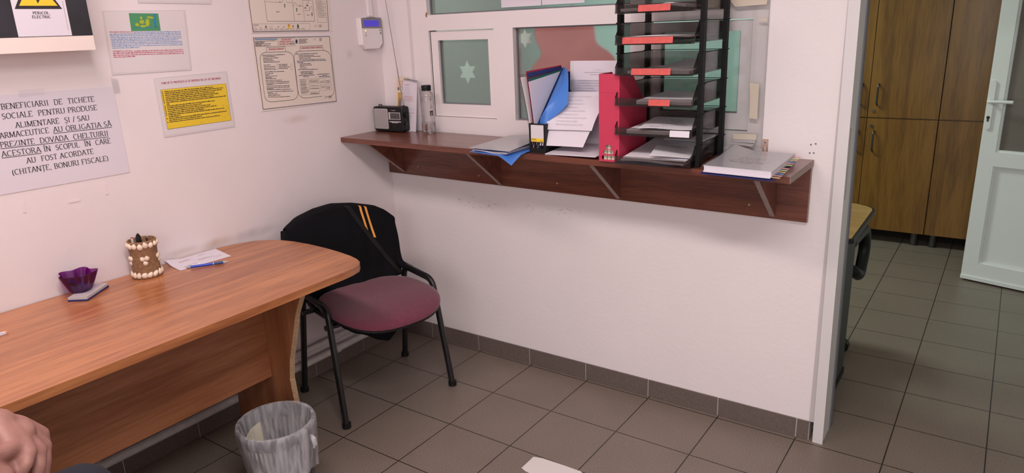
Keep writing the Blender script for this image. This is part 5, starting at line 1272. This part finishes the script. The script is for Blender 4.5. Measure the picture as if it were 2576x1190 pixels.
# ------------------------------------------------------------------ waste bin
BX, BY, BZ, BR = .632, -1.290, .300, .128
t = thing('waste_bin', 'grey slatted waste bin with a white liner in front of the table leg', 'bin', (BX, BY, 0))
bm = B(); lathe(bm, [(.094, .0), (.098, .0), (.100, .030), (.096, .030), (.094, .004), (.094, .0)], seg=40, caps=False); lathe(bm, [(.001, 0.0005), (.094, .0005), (.094, .004), (.001, .004)], seg=40); link('base', bm, M['binm'], t, smooth=True)
bm = B()
for k in range(48):
    a = 2 * math.pi * k / 48; c, s_ = math.cos(a), math.sin(a); ra, rb_ = .098, .1215; h_ = .0030
    prism(bm, [(ra * c - h_ * s_, ra * s_ + h_ * c, .03), (ra * c + h_ * s_, ra * s_ - h_ * c, .03), ((ra - .002) * c + h_ * s_, (ra - .002) * s_ - h_ * c, .03), ((ra - .002) * c - h_ * s_, (ra - .002) * s_ + h_ * c, .03)], ((rb_ - ra) * c, (rb_ - ra) * s_, .228))
link('slat_wall', bm, M['binm'], t)
bm = B(); lathe(bm, [(.1195, .256), (.1225, .256), (BR - .002, .298), (BR, .300), (BR - .004, .3015), (BR - .006, .298), (.1195, .256)], seg=48, caps=False); link('rim_band', bm, M['binm'], t, smooth=True)
t = thing('bin_liner', 'translucent white bin liner folded over the rim of the waste bin', 'bin liner', (BX, BY, .03))
def lin(s, q):
    a = 2 * math.pi * s; wv = math.sin(a * 9 + 1) * .5 + math.sin(a * 17) * .35 + math.sin(a * 5 + 2) * .4
    if q < .5:   # inside, bottom to rim
        k = q / .5; r = .074 + (.117 - .074) * k + .013 * (abs(wv) * 1.6 - .6) * (1 - k) ** .5 * min(1, k * 3); z = .040 + .262 * k
    else:
        k = (q - .5) / .5; drop = .200 + .035 * math.sin(a - .9) + .006 * wv
        z = .3035 + .003 * math.sin(min(1, k * 8) * math.pi) - drop * max(0, k - .06); r = .129 + .0016 * math.sin(min(1, k * 5) * math.pi) + .004 * wv * k + .006 * k * (1 + math.cos(a - .6)) - .026 * max(0, k - .2)
        if k < .06: r = .117 + (.129 - .117) * k / .06
    return (r * math.cos(a), r * math.sin(a), z - .03)
bm = B(); grid(bm, lin, 120, 40); bmesh.ops.remove_doubles(bm, verts=bm.verts, dist=1e-5); link('liner_film', bm, M['liner'], t, smooth=True)
bm = B(); ka = math.radians(20); kx, ky = .133 * math.cos(ka), .133 * math.sin(ka)
tube(bm, [(kx * .96, ky * .96, .235), (kx * 1.02, ky * 1.02, .222), (kx * 1.05, ky * 1.05, .200), (kx * 1.0, ky * 1.0, .185)], [.004, .010, .008, .003], 8); link('knot', bm, M['liner'], t, smooth=True)
t = thing('waste_paper', 'cream crumpled paper inside the waste bin showing through the liner on the left', 'paper', (BX, BY, .03))
def f(s, q):
    a = math.radians(175 + 120 * s); r = .076 + .030 * q + .0015 * math.sin(s * 20 + q * 5); return (r * math.cos(a), r * math.sin(a), .006 + (.225 - .05 * s) * q)
bm = B(); grid(bm, f, 24, 10, .002); link('paper_sheet', bm, M['binwhite'], t, smooth=True)

# ------------------------------------------------------------------ things on the table
TT0 = TZ + .0005
# jute pot with shells
PX, PY = .074, -1.338
t = thing('pen_pot', 'jute-wrapped pot decorated with white sea shells, holding clips and pens', 'pot', (PX, PY, TT0))
bm = B(); PR = [(.040, 0), (.0475, .001)]; N = 44
for k in range(N): z = .003 + k * .128 / N; r = .0475 - .004 * math.sin(math.pi * z / .131); PR += [(r - .0006, z), (r + .0008, z + .0014)]
PR += [(.0475, .131), (.0455, .134), (.0425, .133), (.0415, .120), (.040, .015), (.001, .012)]
lathe(bm, PR, seg=48); link('jute_wall', bm, M['jute'], t, smooth=True)
def shell(a, z, sx, sz, tw=0.0):
    """one fan-shaped cockle glued to the pot at angle a, height z"""
    bm = B(); n = 20; loops = []
    for q, hgt in ((.02, .0075), (.4, .0068), (.75, .0045), (.95, .0016), (1.0, 0)):
        lp = []
        for k in range(n):
            b = 2 * math.pi * k / n; y = math.cos(b) * sx * q * (1 - .32 * max(0, math.sin(b))); zz = math.sin(b) * sz * q
            rib = 1 + .05 * math.cos(b * 7) * q; lp.append(Vector((hgt * rib, y * rib, zz * rib)))
        loops.append(lp)
    rings(bm, loops)
    r = .0475 - .004 * math.sin(math.pi * z / .131)
    bm.transform(Matrix.Translation((r * math.cos(a), r * math.sin(a), z)) @ Matrix.Rotation(a, 4, 'Z') @ Matrix.Rotation(tw, 4, 'X')); link('shell', bm, M['shell'], t, smooth=True, angle=180)
cd0 = math.atan2(CAM.y - PY, CAM.x - PX)
rsn = random.Random(4)
for k in range(14):
    a = cd0 + (k - 6.5) * .385 + rsn.uniform(-.04, .04); shell(a, .118 + rsn.uniform(-.002, .003), .0092 * rsn.uniform(.9, 1.1), .0112 * rsn.uniform(.9, 1.1), rsn.uniform(-.4, .4))
for k in range(14):
    a = cd0 + (k - 6.5) * .40 + rsn.uniform(-.03, .03); shell(a, .0125 + rsn.uniform(0, .002), .0098 * rsn.uniform(.9, 1.1), .0115 * rsn.uniform(.9, 1.1), rsn.uniform(-.9, .9))
for c0 in (cd0 - .02, cd0 - 1.35, cd0 + 1.32):
    for da, dz in ((-.17, .008), (.17, .009), (.01, -.008)): shell(c0 + da, .064 + dz, .0088, .0095, rsn.uniform(-.8, .8))
for dx, dy, hh, m, lab, nm in ((.004, -.010, .150, 'black', 'black clip sticking out of the jute pot', 'paper_clip'), (-.018, -.022, .140, 'paper', 'white pencil end inside the jute pot', 'pencil'), (.016, .012, .141, 'chrome', 'metal-ended pen inside the jute pot', 'pen')):
    tt_ = thing(nm, lab, nm.replace('_', ' '), (PX + dx, PY + dy, TT0 + .014))
    bm = B()
    if m == 'black': box(bm, (-.012, -.004, 0), (.012, .004, hh - .03)); prism(bm, [(-.014, -.005, hh - .03), (.010, -.005, hh - .03), (.006, -.005, hh - .014), (-.004, -.005, hh - .010)], (0, .010, 0))
    else: cyl(bm, (0, 0, 0), (0, 0, hh - .014), .0038, 8)
    link('barrel', bm, M[m], tt_)
    if m == 'black':
        bm = B(); box(bm, (-.003, -.002, hh - .016), (.0005, .002, hh - .006)); box(bm, (.003, -.002, hh - .018), (.006, .002, hh - .008)); link('prong', bm, M[m], tt_)
    else:
        bm = B(); cyl(bm, (0, 0, hh - .014), (0, 0, hh - .010), .0032, 8); link('end_cap', bm, M['inkred' if m == 'paper' else 'chrome'], tt_)
# flat ink pad and purple bowl on it
ia = math.radians(47)
q = at(198, 741, 2, TZ + .008)
t = thing('stamp_pad', 'flat grey and blue stamp pad under the purple bowl', 'stamp pad', (.078, -1.545, TT0), math.radians(36.0))
bm = B(); box(bm, (-.028, -.070, 0), (.036, .062, .0055)); link('base', bm, M['navy'], t, bevel=.0015)
bm = B(); box(bm, (-.027, -.069, .0057), (.035, .061, .0135)); link('lid', bm, M['silver'], t, bevel=.0020)
t = thing('bowl', 'small purple translucent bowl with a wavy petal rim standing on the stamp pad', 'bowl', (.064, -1.560, TT0 + .0142))
def bw_(r, a, lob): return r * (1 + lob * math.cos(5 * a + .5))
def bloop(r, z, lob, zl=0): return [(bw_(r, a, lob) * math.cos(a), bw_(r, a, lob) * math.sin(a), z + zl * math.cos(5 * a + .5)) for a in [2 * math.pi * k / 60 for k in range(60)]]
bm = B(); rings(bm, [bloop(.0005, .0012, 0), bloop(.030, .0005, .04), bloop(.034, .006, .07), bloop(.046, .038, .11), bloop(.054, .062, .14, .001), bloop(.0528, .0622, .14, .001), bloop(.0445, .038, .11), bloop(.0325, .007, .07), bloop(.0005, .0035, 0)]); link('bowl_wall', bm, M['purple'], t, smooth=True)
t = thing('stapler', 'small dark blue stapler leaning inside the purple bowl', 'stapler', (.060, -1.560, TT0 + .0145 + .006))
R_ = Matrix.Rotation(math.radians(50), 3, 'Z') @ Matrix.Rotation(math.radians(28), 3, 'Y')
bm = B(); box(bm, (-.028, -.006, .012), (.034, .006, .020), rot=R_, about=Vector((0, 0, .012))); link('arm', bm, M['dkblue'], t, bevel=.001)
bm = B(); box(bm, (-.026, -.005, .004), (.030, .005, .010), rot=R_, about=Vector((0, 0, .010))); link('base', bm, M['black'], t)
# sheet and pen
t = thing('paper_form', 'white form lying on the table beside the jute pot', 'paper', (.06, -1.15, TT0))
cs = [Vector((max(.007, p.x), p.y, 0)) for p in (at(407, 661, 2, TZ + .006), at(457, 683, 2, TZ), at(585, 645, 2, TZ), at(525, 628, 2, TZ + .003))]
cs = [Vector((.010, -1.236, 0)), Vector((.136, -1.252, 0)), Vector((.150, -1.052, 0)), Vector((.016, -1.030, 0))]
def f(s, q): p = (cs[0] * (1 - s) + cs[1] * s) * (1 - q) + (cs[3] * (1 - s) + cs[2] * s) * q; return (p.x, p.y, TT0 + .012 * max(0, .45 - s) / .45 * max(0, .3 - q) / .3 + .003 * (1 - s))
bm = B(); grid(bm, f, 10, 12, .0004); link('sheet', bm, M['paper'], t, world=True, smooth=True)
Fz = Flat((0, 0, TT0 + .0045), (0, 1, 0), (-1, 0, 0)); bm = B()
words(bm, Fz, -1.225, -.120, -1.175, -.122, .004, rg); words(bm, Fz, -1.205, -.055, -1.16, -.055, .004, rg); words(bm, Fz, -1.15, -.085, -1.11, -.085, .003, rg)
words(bm, Fz, -1.15, -.095, -1.09, -.095, .003, rg); words(bm, Fz, -1.12, -.040, -1.09, -.040, .003, rg); words(bm, Fz, -1.10, -.112, -1.07, -.112, .003, rg)
link('lettering', bm, M['inkgrey'], t, world=True)
p0 = Vector((.140, -1.226, TT0 + .0054)); p1 = Vector((.216, -1.108, TT0 + .0054)); d = (p1 - p0)
t = thing('ballpoint_pen', 'blue ballpoint pen with silver tip beside the white form on the table', 'pen', p0, math.atan2(d.y, d.x))
Lp = d.length
bm = B(); tube(bm, [(.010, 0, 0), (Lp * .5, 0, 0), (Lp * .62, 0, 0)], [.0044, .0050, .0046], 14); link('barrel', bm, M['penblue'], t, smooth=True)
bm = B(); tube(bm, [(Lp * .64, 0, 0), (Lp * .75, 0, 0), (Lp * .87, 0, 0)], [.0046, .0052, .0046], 14); link('grip', bm, M['dkblue'], t, smooth=True)
bm = B(); tube(bm, [(Lp * .87, 0, 0), (Lp * .96, 0, 0), (Lp, 0, 0)], [.0044, .0018, .0006], 12); tube(bm, [(Lp * .62, 0, 0), (Lp * .64, 0, 0)], .0050, 14); link('tip', bm, M['silver'], t, smooth=True)
bm = B(); cyl(bm, (-.004, 0, 0), (.009, 0, 0), .0032, 10); tube(bm, bend([(.004, 0, .004), (.010, 0, .0065), (.045, 0, .0062)], .004, 3), .0012, 6); link('clip', bm, M['chrome'], t)
# cable plug at the table's left
q = at(4, 840, 2, TZ + .004)
t = thing('charging_plug', 'end of a small white cable plug on the table at the left edge', 'plug', (q.x, q.y, TT0))
bm = B(); tube(bm, [(-.02, -.055, .004), (-.012, -.03, .004), (-.004, -.006, .004)], .0022, 8); link('cable', bm, M['paper'], t, smooth=True)
bm = B(); box(bm, (-.004, -.006, .0005), (.005, .010, .0075)); link('plug_body', bm, M['paper'], t, bevel=.001)
bm = B(); box(bm, (-.0025, .0102, .0015), (.0035, .0155, .0065)); link('contact', bm, mat('orange_plug', (.75, .30, .15), .5), t)

# white plate on the floor tiles
pp = [at(u, v, 2, 0.002) for u, v in ((1342, 1149), (1366, 1153), (1420, 1171), (1462, 1186), (1480, 1215), (1400, 1222), (1322, 1185), (1312, 1177))]
bm = B(); prism(bm, [(p.x, p.y, .0004) for p in pp], (0, 0, .0016)); setp(link('floor_sticker', bm, M['plate']), 'white torn sticker on the brown floor tiles at the bottom edge', 'sticker')

# ------------------------------------------------------------------ the office seen through the doorway
def cabinet(x0, x1, label, handles, feet):
    t = thing('office_cabinet', label, 'cabinet', ((x0 + x1) / 2, 3.02, 0), group='tall walnut cabinets in the office')
    yf = 2.80
    bm = B(); box(bm, (x0 + .001, yf + .020, .088), (x1 - .001, 3.26, 2.05)); link('carcass', bm, M['cabwood'], t, world=True)
    xm = (x0 + x1) / 2
    for i, (a, b) in enumerate(((x0, xm), (xm, x1))):
        for zlo, zhi in ((.088, .858), (.866, 2.05)):
            bm = B(); box(bm, (a + .002, yf, zlo), (b - .002, yf + .018, zhi)); dr = link('door', bm, M['cabwood'], t, world=True)
            hx = (b - .047) if i == 0 else (a + .052)
            za_, zb_ = (.636, .775) if zlo < .5 else (.948, 1.088)
            bm = B(); tube(bm, bend([(hx, yf - .001, zb_), (hx, yf - .028, zb_ - .012), (hx, yf - .028, za_ + .012), (hx, yf - .001, za_)], .02, 5), .006, 8)
            bm.transform(Matrix.Translation((-t.location.x, -t.location.y, 0))); link('handle', bm, M['darkmetal'], dr, smooth=True)
            if i == 1 and x0 < 1.5:
                lz = .808 if zlo < .5 else .912; bm = B(); cyl(bm, (a + .033, yf - .008, lz), (a + .033, yf - .0003, lz), .0105, 14)
                bm.transform(Matrix.Translation((-t.location.x, -t.location.y, 0))); link('lock', bm, M['chrome'], dr, smooth=True)
    for fx in (x0 + .055, x1 - .055):
        for fy in (2.835, 3.22):
            bm = B(); cyl(bm, (fx, fy, 0), (fx, fy, .0878), .024, 16); link('foot', bm, M['darkmetal'], t, world=True, smooth=True)
cabinet(1.3275, 2.168, 'tall walnut office cabinet with visible handles and locks, behind the small desk', True, 1)
cabinet(2.170, 3.010, 'tall walnut office cabinet partly hidden by the open white door', True, 1)

# white inner door standing open
DB = Vector((2.4259, 2.2156, 0)); dd = Vector((.9613, -.2755, 0)); dn = Vector((-.2755, -.9613, 0))
d2 = bpy.data.objects.new('door_2', None); COL.objects.link(d2); d2['kind'] = 'structure'; d2.location = DB; d2.rotation_euler = (0, 0, math.atan2(dd.y, dd.x))
# local: x along the leaf, -y towards the viewer
DWd, DHt, ST = .86, 2.02, .079
def dl(name, boxes, m, bev=.0): 
    bm = B()
    for lo, hi in boxes: box(bm, lo, hi)
    o = structure(name, bm, m, bevel=bev); o.parent = d2; return o
dl('door_stile', [((0, 0, .015), (ST, .058, DHt))], M['pvc_door'], .002); dl('door_stile', [((DWd - ST, 0, .015), (DWd, .058, DHt))], M['pvc_door'], .002)
dl('door_rail', [((ST, 0, .015), (DWd - ST, .058, .119))], M['pvc_door'], .002); dl('door_rail', [((ST, 0, .692), (DWd - ST, .058, .772))], M['pvc_door'], .002); dl('door_rail', [((ST, 0, DHt - .08), (DWd - ST, .058, DHt))], M['pvc_door'], .002)
dl('door_panel', [((ST, .018, .119), (DWd - ST, .040, .692))], M['pvc_door']); dl('door_pane', [((ST, .020, .772), (DWd - ST, .026, DHt - .08))], M['doorgrey'])
dl('door_bead', [((ST, .010, .119), (ST + .010, .017, .692)), ((ST + .01, .010, .119), (DWd - ST, .017, .129)), ((ST + .01, .010, .682), (DWd - ST, .017, .692)), ((ST, .008, .772), (ST + .012, .019, DHt - .08)), ((ST + .012, .008, .772), (DWd - ST, .019, .784))], M['pvc_door'], .001)
dl('door_seal', [((-.004, .030, .015), (-.0003, .058, DHt))], M['gasket']); dl('door_drip_bar', [((.0, -.008, .012), (DWd, -.0003, .032))], M['pvc_door'], .001)
bm = B(); prism(bm, [(a, -.0090, b) for a, b in rrect(.006, .895, .036, 1.165, .0145, 6)], (0, .0086, 0)); hp = structure('door_handle_plate', bm, M['pvc_door']); hp.parent = d2
bm = B(); tube(bm, bend([(.020, -.0095, 1.052), (.020, -.048, 1.052), (.140, -.048, 1.054)], .014, 5), .0095, 12); lv = structure('door_lever', bm, M['pvc_door'], smooth=True); lv.parent = d2
bm = B(); cyl(bm, (.021, -.0110, .962), (.021, -.0092, .962), .0085, 14); box(bm, (.0165, -.0110, .940), (.0255, -.0092, .962)); lk = structure('door_lock_cylinder', bm, M['darkmetal']); lk.parent = d2
bm = B(); box(bm, (2.40 + .86, 1.90, 0), (3.499, 1.97, 2.1)); structure('trim_1', bm, M['off'])

# office desk
t = thing('office_desk', 'oak-topped office desk with black edging and dark end panel, just inside the doorway', 'desk', (1.5, .47, 0))
ol = [(.80, .215), (2.085, .215), (2.108, .235), (2.108, .70), (2.100, .735), (2.075, .765), (2.03, .79), (1.95, .80), (.80, .80)]
bm = B(); prism(bm, [(x, y, .722) for x, y in ol], (0, 0, .0185)); link('desk_top', bm, M['deskwood'], t, world=True)
bm = B()
oo = ol[1:-1]; 
cen = Vector((1.45, .5))
o2 = [(2.087, .205), (2.118, .231), (2.118, .703), (2.109, .741), (2.081, .774), (2.033, .800), (1.95, .811)]
for i in range(len(oo) - 1):
    a, b = oo[i], oo[i + 1]; c, d = o2[i], o2[i + 1]; prism(bm, [(*a, .7215), (*b, .7215), (*d, .7225), (*c, .7225)], (0, 0, .018))
prism(bm, [(.80, .205, .7225), (2.087, .205, .7225), (2.085, .2148, .7225), (.80, .2148, .7225)], (0, 0, .018))
bmesh.ops.translate(bm, verts=bm.verts, vec=(0, 0, -.0012)); link('edge_band', bm, M['black'], t, world=True)
bm = B(); box(bm, (2.045, .285, .03), (2.070, .615, .7205)); link('end_panel', bm, M['deskdark'], t, world=True, bevel=.004)
bm = B(); box(bm, (2.040, .27, 0), (2.074, .63, .0295)); link('foot_rail', bm, M['black'], t, world=True, bevel=.003)
bm = B(); box(bm, (.85, .285, .03), (.875, .615, .7205)); box(bm, (.875, .30, .35), (2.0445, .318, .7205)); link('modesty_panel', bm, M['deskdark'], t, world=True)
# office chair with its arm showing beyond the desk
t = thing('office_chair', 'black office chair behind the small desk, only its curved armrest in view', 'chair', (1.755, .87, 0), math.radians(-90))
bm = B()
for k in range(5): a = 2 * math.pi * k / 5 + .3; tube(bm, [(0, 0, .09), (.27 * math.cos(a), .27 * math.sin(a), .065)], [.022, .013], 8)
link('star_base', bm, M['black'], t, smooth=True)
for k in range(5):
    a = 2 * math.pi * k / 5 + .3; bm = B(); cyl(bm, (.27 * math.cos(a) - .02, .27 * math.sin(a), .027), (.27 * math.cos(a) + .02, .27 * math.sin(a), .027), .027, 14); link('caster', bm, M['black'], t, smooth=True)
bm = B(); cyl(bm, (0, 0, .09), (0, 0, .40), .025, 14); link('gas_lift', bm, M['blackmetal'], t, smooth=True)
bm = B(); box(bm, (-.23, -.24, .40), (.24, .24, .46)); link('seat', bm, M['cloth'], t, bevel=.02)
bm = B(); box(bm, (-.25, -.20, .52), (-.20, .10, .86)); link('backrest', bm, M['cloth'], t, bevel=.02)
bm = B(); box(bm, (-.235, -.07, .42), (-.205, -.01, .519)); link('back_bar', bm, M['black'], t)
for s in (1, -1):
    bm = B(); tube(bm, bend([(.02, s * .245, .415), (.0, s * .285, .40), (-.07, s * .297, .36), (-.165, s * .297, .47), (-.11, s * .295, .585), (.235, s * .290, .60)], .06, 7), .026, 12, 1.1, (0, 1, 0)); link('armrest', bm, M['black'], t, smooth=True)

# ------------------------------------------------------------------ seated person at the left edge of the photo: hands on a crossed knee
def chain(bm, pts, rad, seg=14, flat=1.0, up=(0, 0, 1)):
    """a limb: a tapered tube through the joints with rounded ends"""
    pts = [Vector(p) for p in pts]; P = []; Rr = []
    for i in range(len(pts) - 1):
        for k in range(4):
            q = k / 4; P.append(pts[i].lerp(pts[i + 1], q)); Rr.append(rad[i] + (rad[i + 1] - rad[i]) * q)
    P.append(pts[-1]); Rr.append(rad[-1])
    d0 = (P[0] - P[1]).normalized(); d1 = (P[-1] - P[-2]).normalized()
    pre = [(P[0] + d0 * Rr[0] * math.sin(a), Rr[0] * math.cos(a)) for a in (1.45, 1.0, .5)]; post = [(P[-1] + d1 * Rr[-1] * math.sin(a), Rr[-1] * math.cos(a)) for a in (.5, 1.0, 1.45)]
    tube(bm, [p for p, _ in pre] + P + [p for p, _ in post], [r for _, r in pre] + Rr + [r for _, r in post], seg, flat, up)
def ball(bm, c, rx, ry, rz, n=20):
    L = [[(c[0] + rx * math.sin(p) * math.cos(a), c[1] + ry * math.sin(p) * math.sin(a), c[2] + rz * math.cos(p)) for a in [k * 2 * math.pi / n for k in range(n)]] for p in [.03 + i * (math.pi - .06) / 12 for i in range(13)]]
    rings(bm, L)
def fuse(o, voxel, it=8):
    m = o.modifiers.new('fuse', 'REMESH'); m.mode = 'VOXEL'; m.voxel_size = voxel; m.use_smooth_shade = True
    s = o.modifiers.new('soften', 'SMOOTH'); s.factor = .5; s.iterations = it

def hx(u, v, x): return at(u, v, 0, x)
person = thing('person', 'seated person in navy trousers, hands clasped on one knee, at the left edge', 'person', (.98, -2.50, 0))
bm = B()
hip = Vector((.98, -2.50, .60)); chest = Vector((.955, -2.56, .98)); neck = Vector((.955, -2.55, 1.17)); head = Vector((.96, -2.515, 1.325))
# torso, neck, head
chain(bm, [hip, hip.lerp(chest, .5), chest, neck], [.135, .130, .140, .060], 20, 1.15, (0, 1, 0)); chain(bm, [neck, head + Vector((0, -.01, -.03))], [.056, .055])
ball(bm, head, .075, .095, .115); ball(bm, head + Vector((0, .045, -.060)), .052, .052, .055); chain(bm, [head + Vector((0, .090, .010)), head + Vector((0, .104, -.018))], [.009, .013], 8)
for s in (1, -1):
    ball(bm, head + Vector((s * .076, -.005, -.01)), .010, .020, .030, 10); ball(bm, head + Vector((s * .030, .082, .012)), .014, .010, .009, 10)
chain(bm, [head + Vector((-.022, .093, -.055)), head + Vector((0, .099, -.054)), head + Vector((.022, .093, -.055))], [.006, .008, .006], 8)
# left arm (table side), hand lying on top
SL = Vector((.770, -2.53, 1.11)); EL = Vector((.865, -2.395, .885)); WL = hx(-8, 1072, .995)
chain(bm, [SL, EL], [.052, .044]); chain(bm, [EL, EL.lerp(WL, .45), WL], [.045, .045, .034], 16, 1.1)
mc = {'index': (hx(70, 1137, 1.062), .0150), 'middle': (hx(95, 1135, 1.040), .0155), 'ring': (hx(108, 1122, 1.012), .0150), 'little': (hx(105, 1092, .985), .0135)}
for nm, (p, r) in mc.items(): chain(bm, [WL, WL.lerp(p, .5) + Vector((0, 0, .006)), p], [.030, .024, r + .002], 12)
ball(bm, hx(40, 1090, 1.012), .034, .034, .024); ball(bm, hx(36, 1116, 1.030), .030, .030, .026); ball(bm, hx(36, 1150, 1.048), .020, .020, .018)
fing = {'index': [(66, 1168, 1.075), (48, 1196, 1.074), (34, 1200, 1.062)], 'middle': [(98, 1172, 1.055), (88, 1212, 1.055), (66, 1222, 1.045)], 'ring': [(113, 1160, 1.025), (108, 1205, 1.028), (88, 1220, 1.02)], 'little': [(116, 1128, .995), (112, 1165, .996), (100, 1185, .99)]}
for nm, pts in fing.items():
    p, r = mc[nm]; chain(bm, [p] + [hx(*q) for q in pts], [r, r * .86, r * .76, r * .66], 12)
chain(bm, [hx(2, 1092, 1.025), hx(30, 1126, 1.052), hx(8, 1138, 1.072), hx(-34, 1142, 1.082)], [.024, .0210, .0150, .0120], 12)
# right arm, hand underneath
SR = Vector((1.140, -2.53, 1.11)); ER = Vector((1.165, -2.42, .845)); WR = hx(-100, 1192, 1.085)
chain(bm, [SR, ER], [.052, .044]); chain(bm, [ER, ER.lerp(WR, .45), WR], [.045, .044, .032], 16, 1.1)
KR = [(hx(4, 1192, 1.085), .0170), (hx(18, 1188, 1.062), .0175), (hx(30, 1184, 1.040), .0165), (hx(38, 1180, 1.018), .0145)]
for i, (p, r) in enumerate(KR):
    p = p - Vector((0, 0, .004)); chain(bm, [WR, WR.lerp(p, .5) + Vector((0, 0, .006)), p], [.030, .025, r + .003], 12)
    e1 = p + Vector((-.006, .010, -.034)); e2 = e1 + Vector((-.014, -.006, -.024)); chain(bm, [p, e1, e2], [r, r * .85, r * .72], 12)
chain(bm, [WR + Vector((.01, .01, -.01)), WR + Vector((.030, .035, -.030)), WR + Vector((.022, .060, -.042))], [.022, .016, .012], 12)
# legs: right leg crossed over the left
KT = hx(188, 1190, 1.0) - Vector((0, 0, .060)); HR = Vector((1.055, -2.48, .575)); HL = Vector((.905, -2.48, .575)); KL = Vector((.92, -2.03, .535))
AR = Vector((.83, -1.86, .20)); AL = Vector((.93, -2.06, .09))
chain(bm, [HR, HR.lerp(KT, .5), KT], [.085, .078, .062], 18); chain(bm, [KT, KT.lerp(AR, .4), AR], [.058, .055, .036], 16)
chain(bm, [HL, HL.lerp(KL, .5), KL], [.085, .076, .058], 18); chain(bm, [KL, KL.lerp(AL, .4), AL], [.056, .054, .036], 16)
bm.transform(Matrix.Translation((-person.location.x, -person.location.y, 0)))
body = link('body', bm, M['skin'], person, smooth=True); fuse(body, .0042, 6)
bm = B()
chain(bm, [hip + Vector((0, 0, .12)), hip + Vector((0, 0, .0))], [.150, .150], 22, 1.2, (0, 1, 0))
chain(bm, [HR, HR.lerp(KT, .55), HR.lerp(KT, .85), KT], [.102, .098, .087, .072], 20); chain(bm, [KT, KT.lerp(AR, .4), AR], [.072, .068, .055], 18); chain(bm, [HL, HL.lerp(KL, .5), KL], [.102, .092, .072], 20); chain(bm, [KL, KL.lerp(AL, .4), AL], [.070, .066, .055], 18)
bm.transform(Matrix.Translation((-person.location.x, -person.location.y, 0))); tr = link('trousers', bm, M['trouser'], person, smooth=True); fuse(tr, .009, 8)
bm = B()
chain(bm, [hip + Vector((0, 0, .10)), hip.lerp(chest, .5), chest, chest.lerp(neck, .75)], [.160, .152, .160, .085], 22, 1.18, (0, 1, 0)); chain(bm, [SL, SL.lerp(EL, .62)], [.068, .062], 16); chain(bm, [SR, SR.lerp(ER, .62)], [.068, .062], 16); chain(bm, [SL, chest + Vector((0, 0, .10)), SR], [.066, .085, .066], 16)
bm.transform(Matrix.Translation((-person.location.x, -person.location.y, 0))); shx = link('shirt', bm, M['shirt'], person, smooth=True); fuse(shx, .009, 8)
bm = B(); ball(bm, head + Vector((0, -.018, .028)), .082, .096, .098); bm.transform(Matrix.Translation((-person.location.x, -person.location.y, 0))); link('hair', bm, M['hair'], person, smooth=True)
for A_, dv in ((AR, Vector((.02, .17, -.10))), (AL, Vector((0, .17, -.052)))):
    bm = B(); chain(bm, [A_ + Vector((0, -.03, -.040)), A_ + dv], [.046, .036], 16, 1.15); bm.transform(Matrix.Translation((-person.location.x, -person.location.y, 0))); link('shoe', bm, M['black'], person, smooth=True)
make_chair('burgundy visitor chair under the seated person at the left edge', (.985, -2.46, 0), math.radians(90), None)
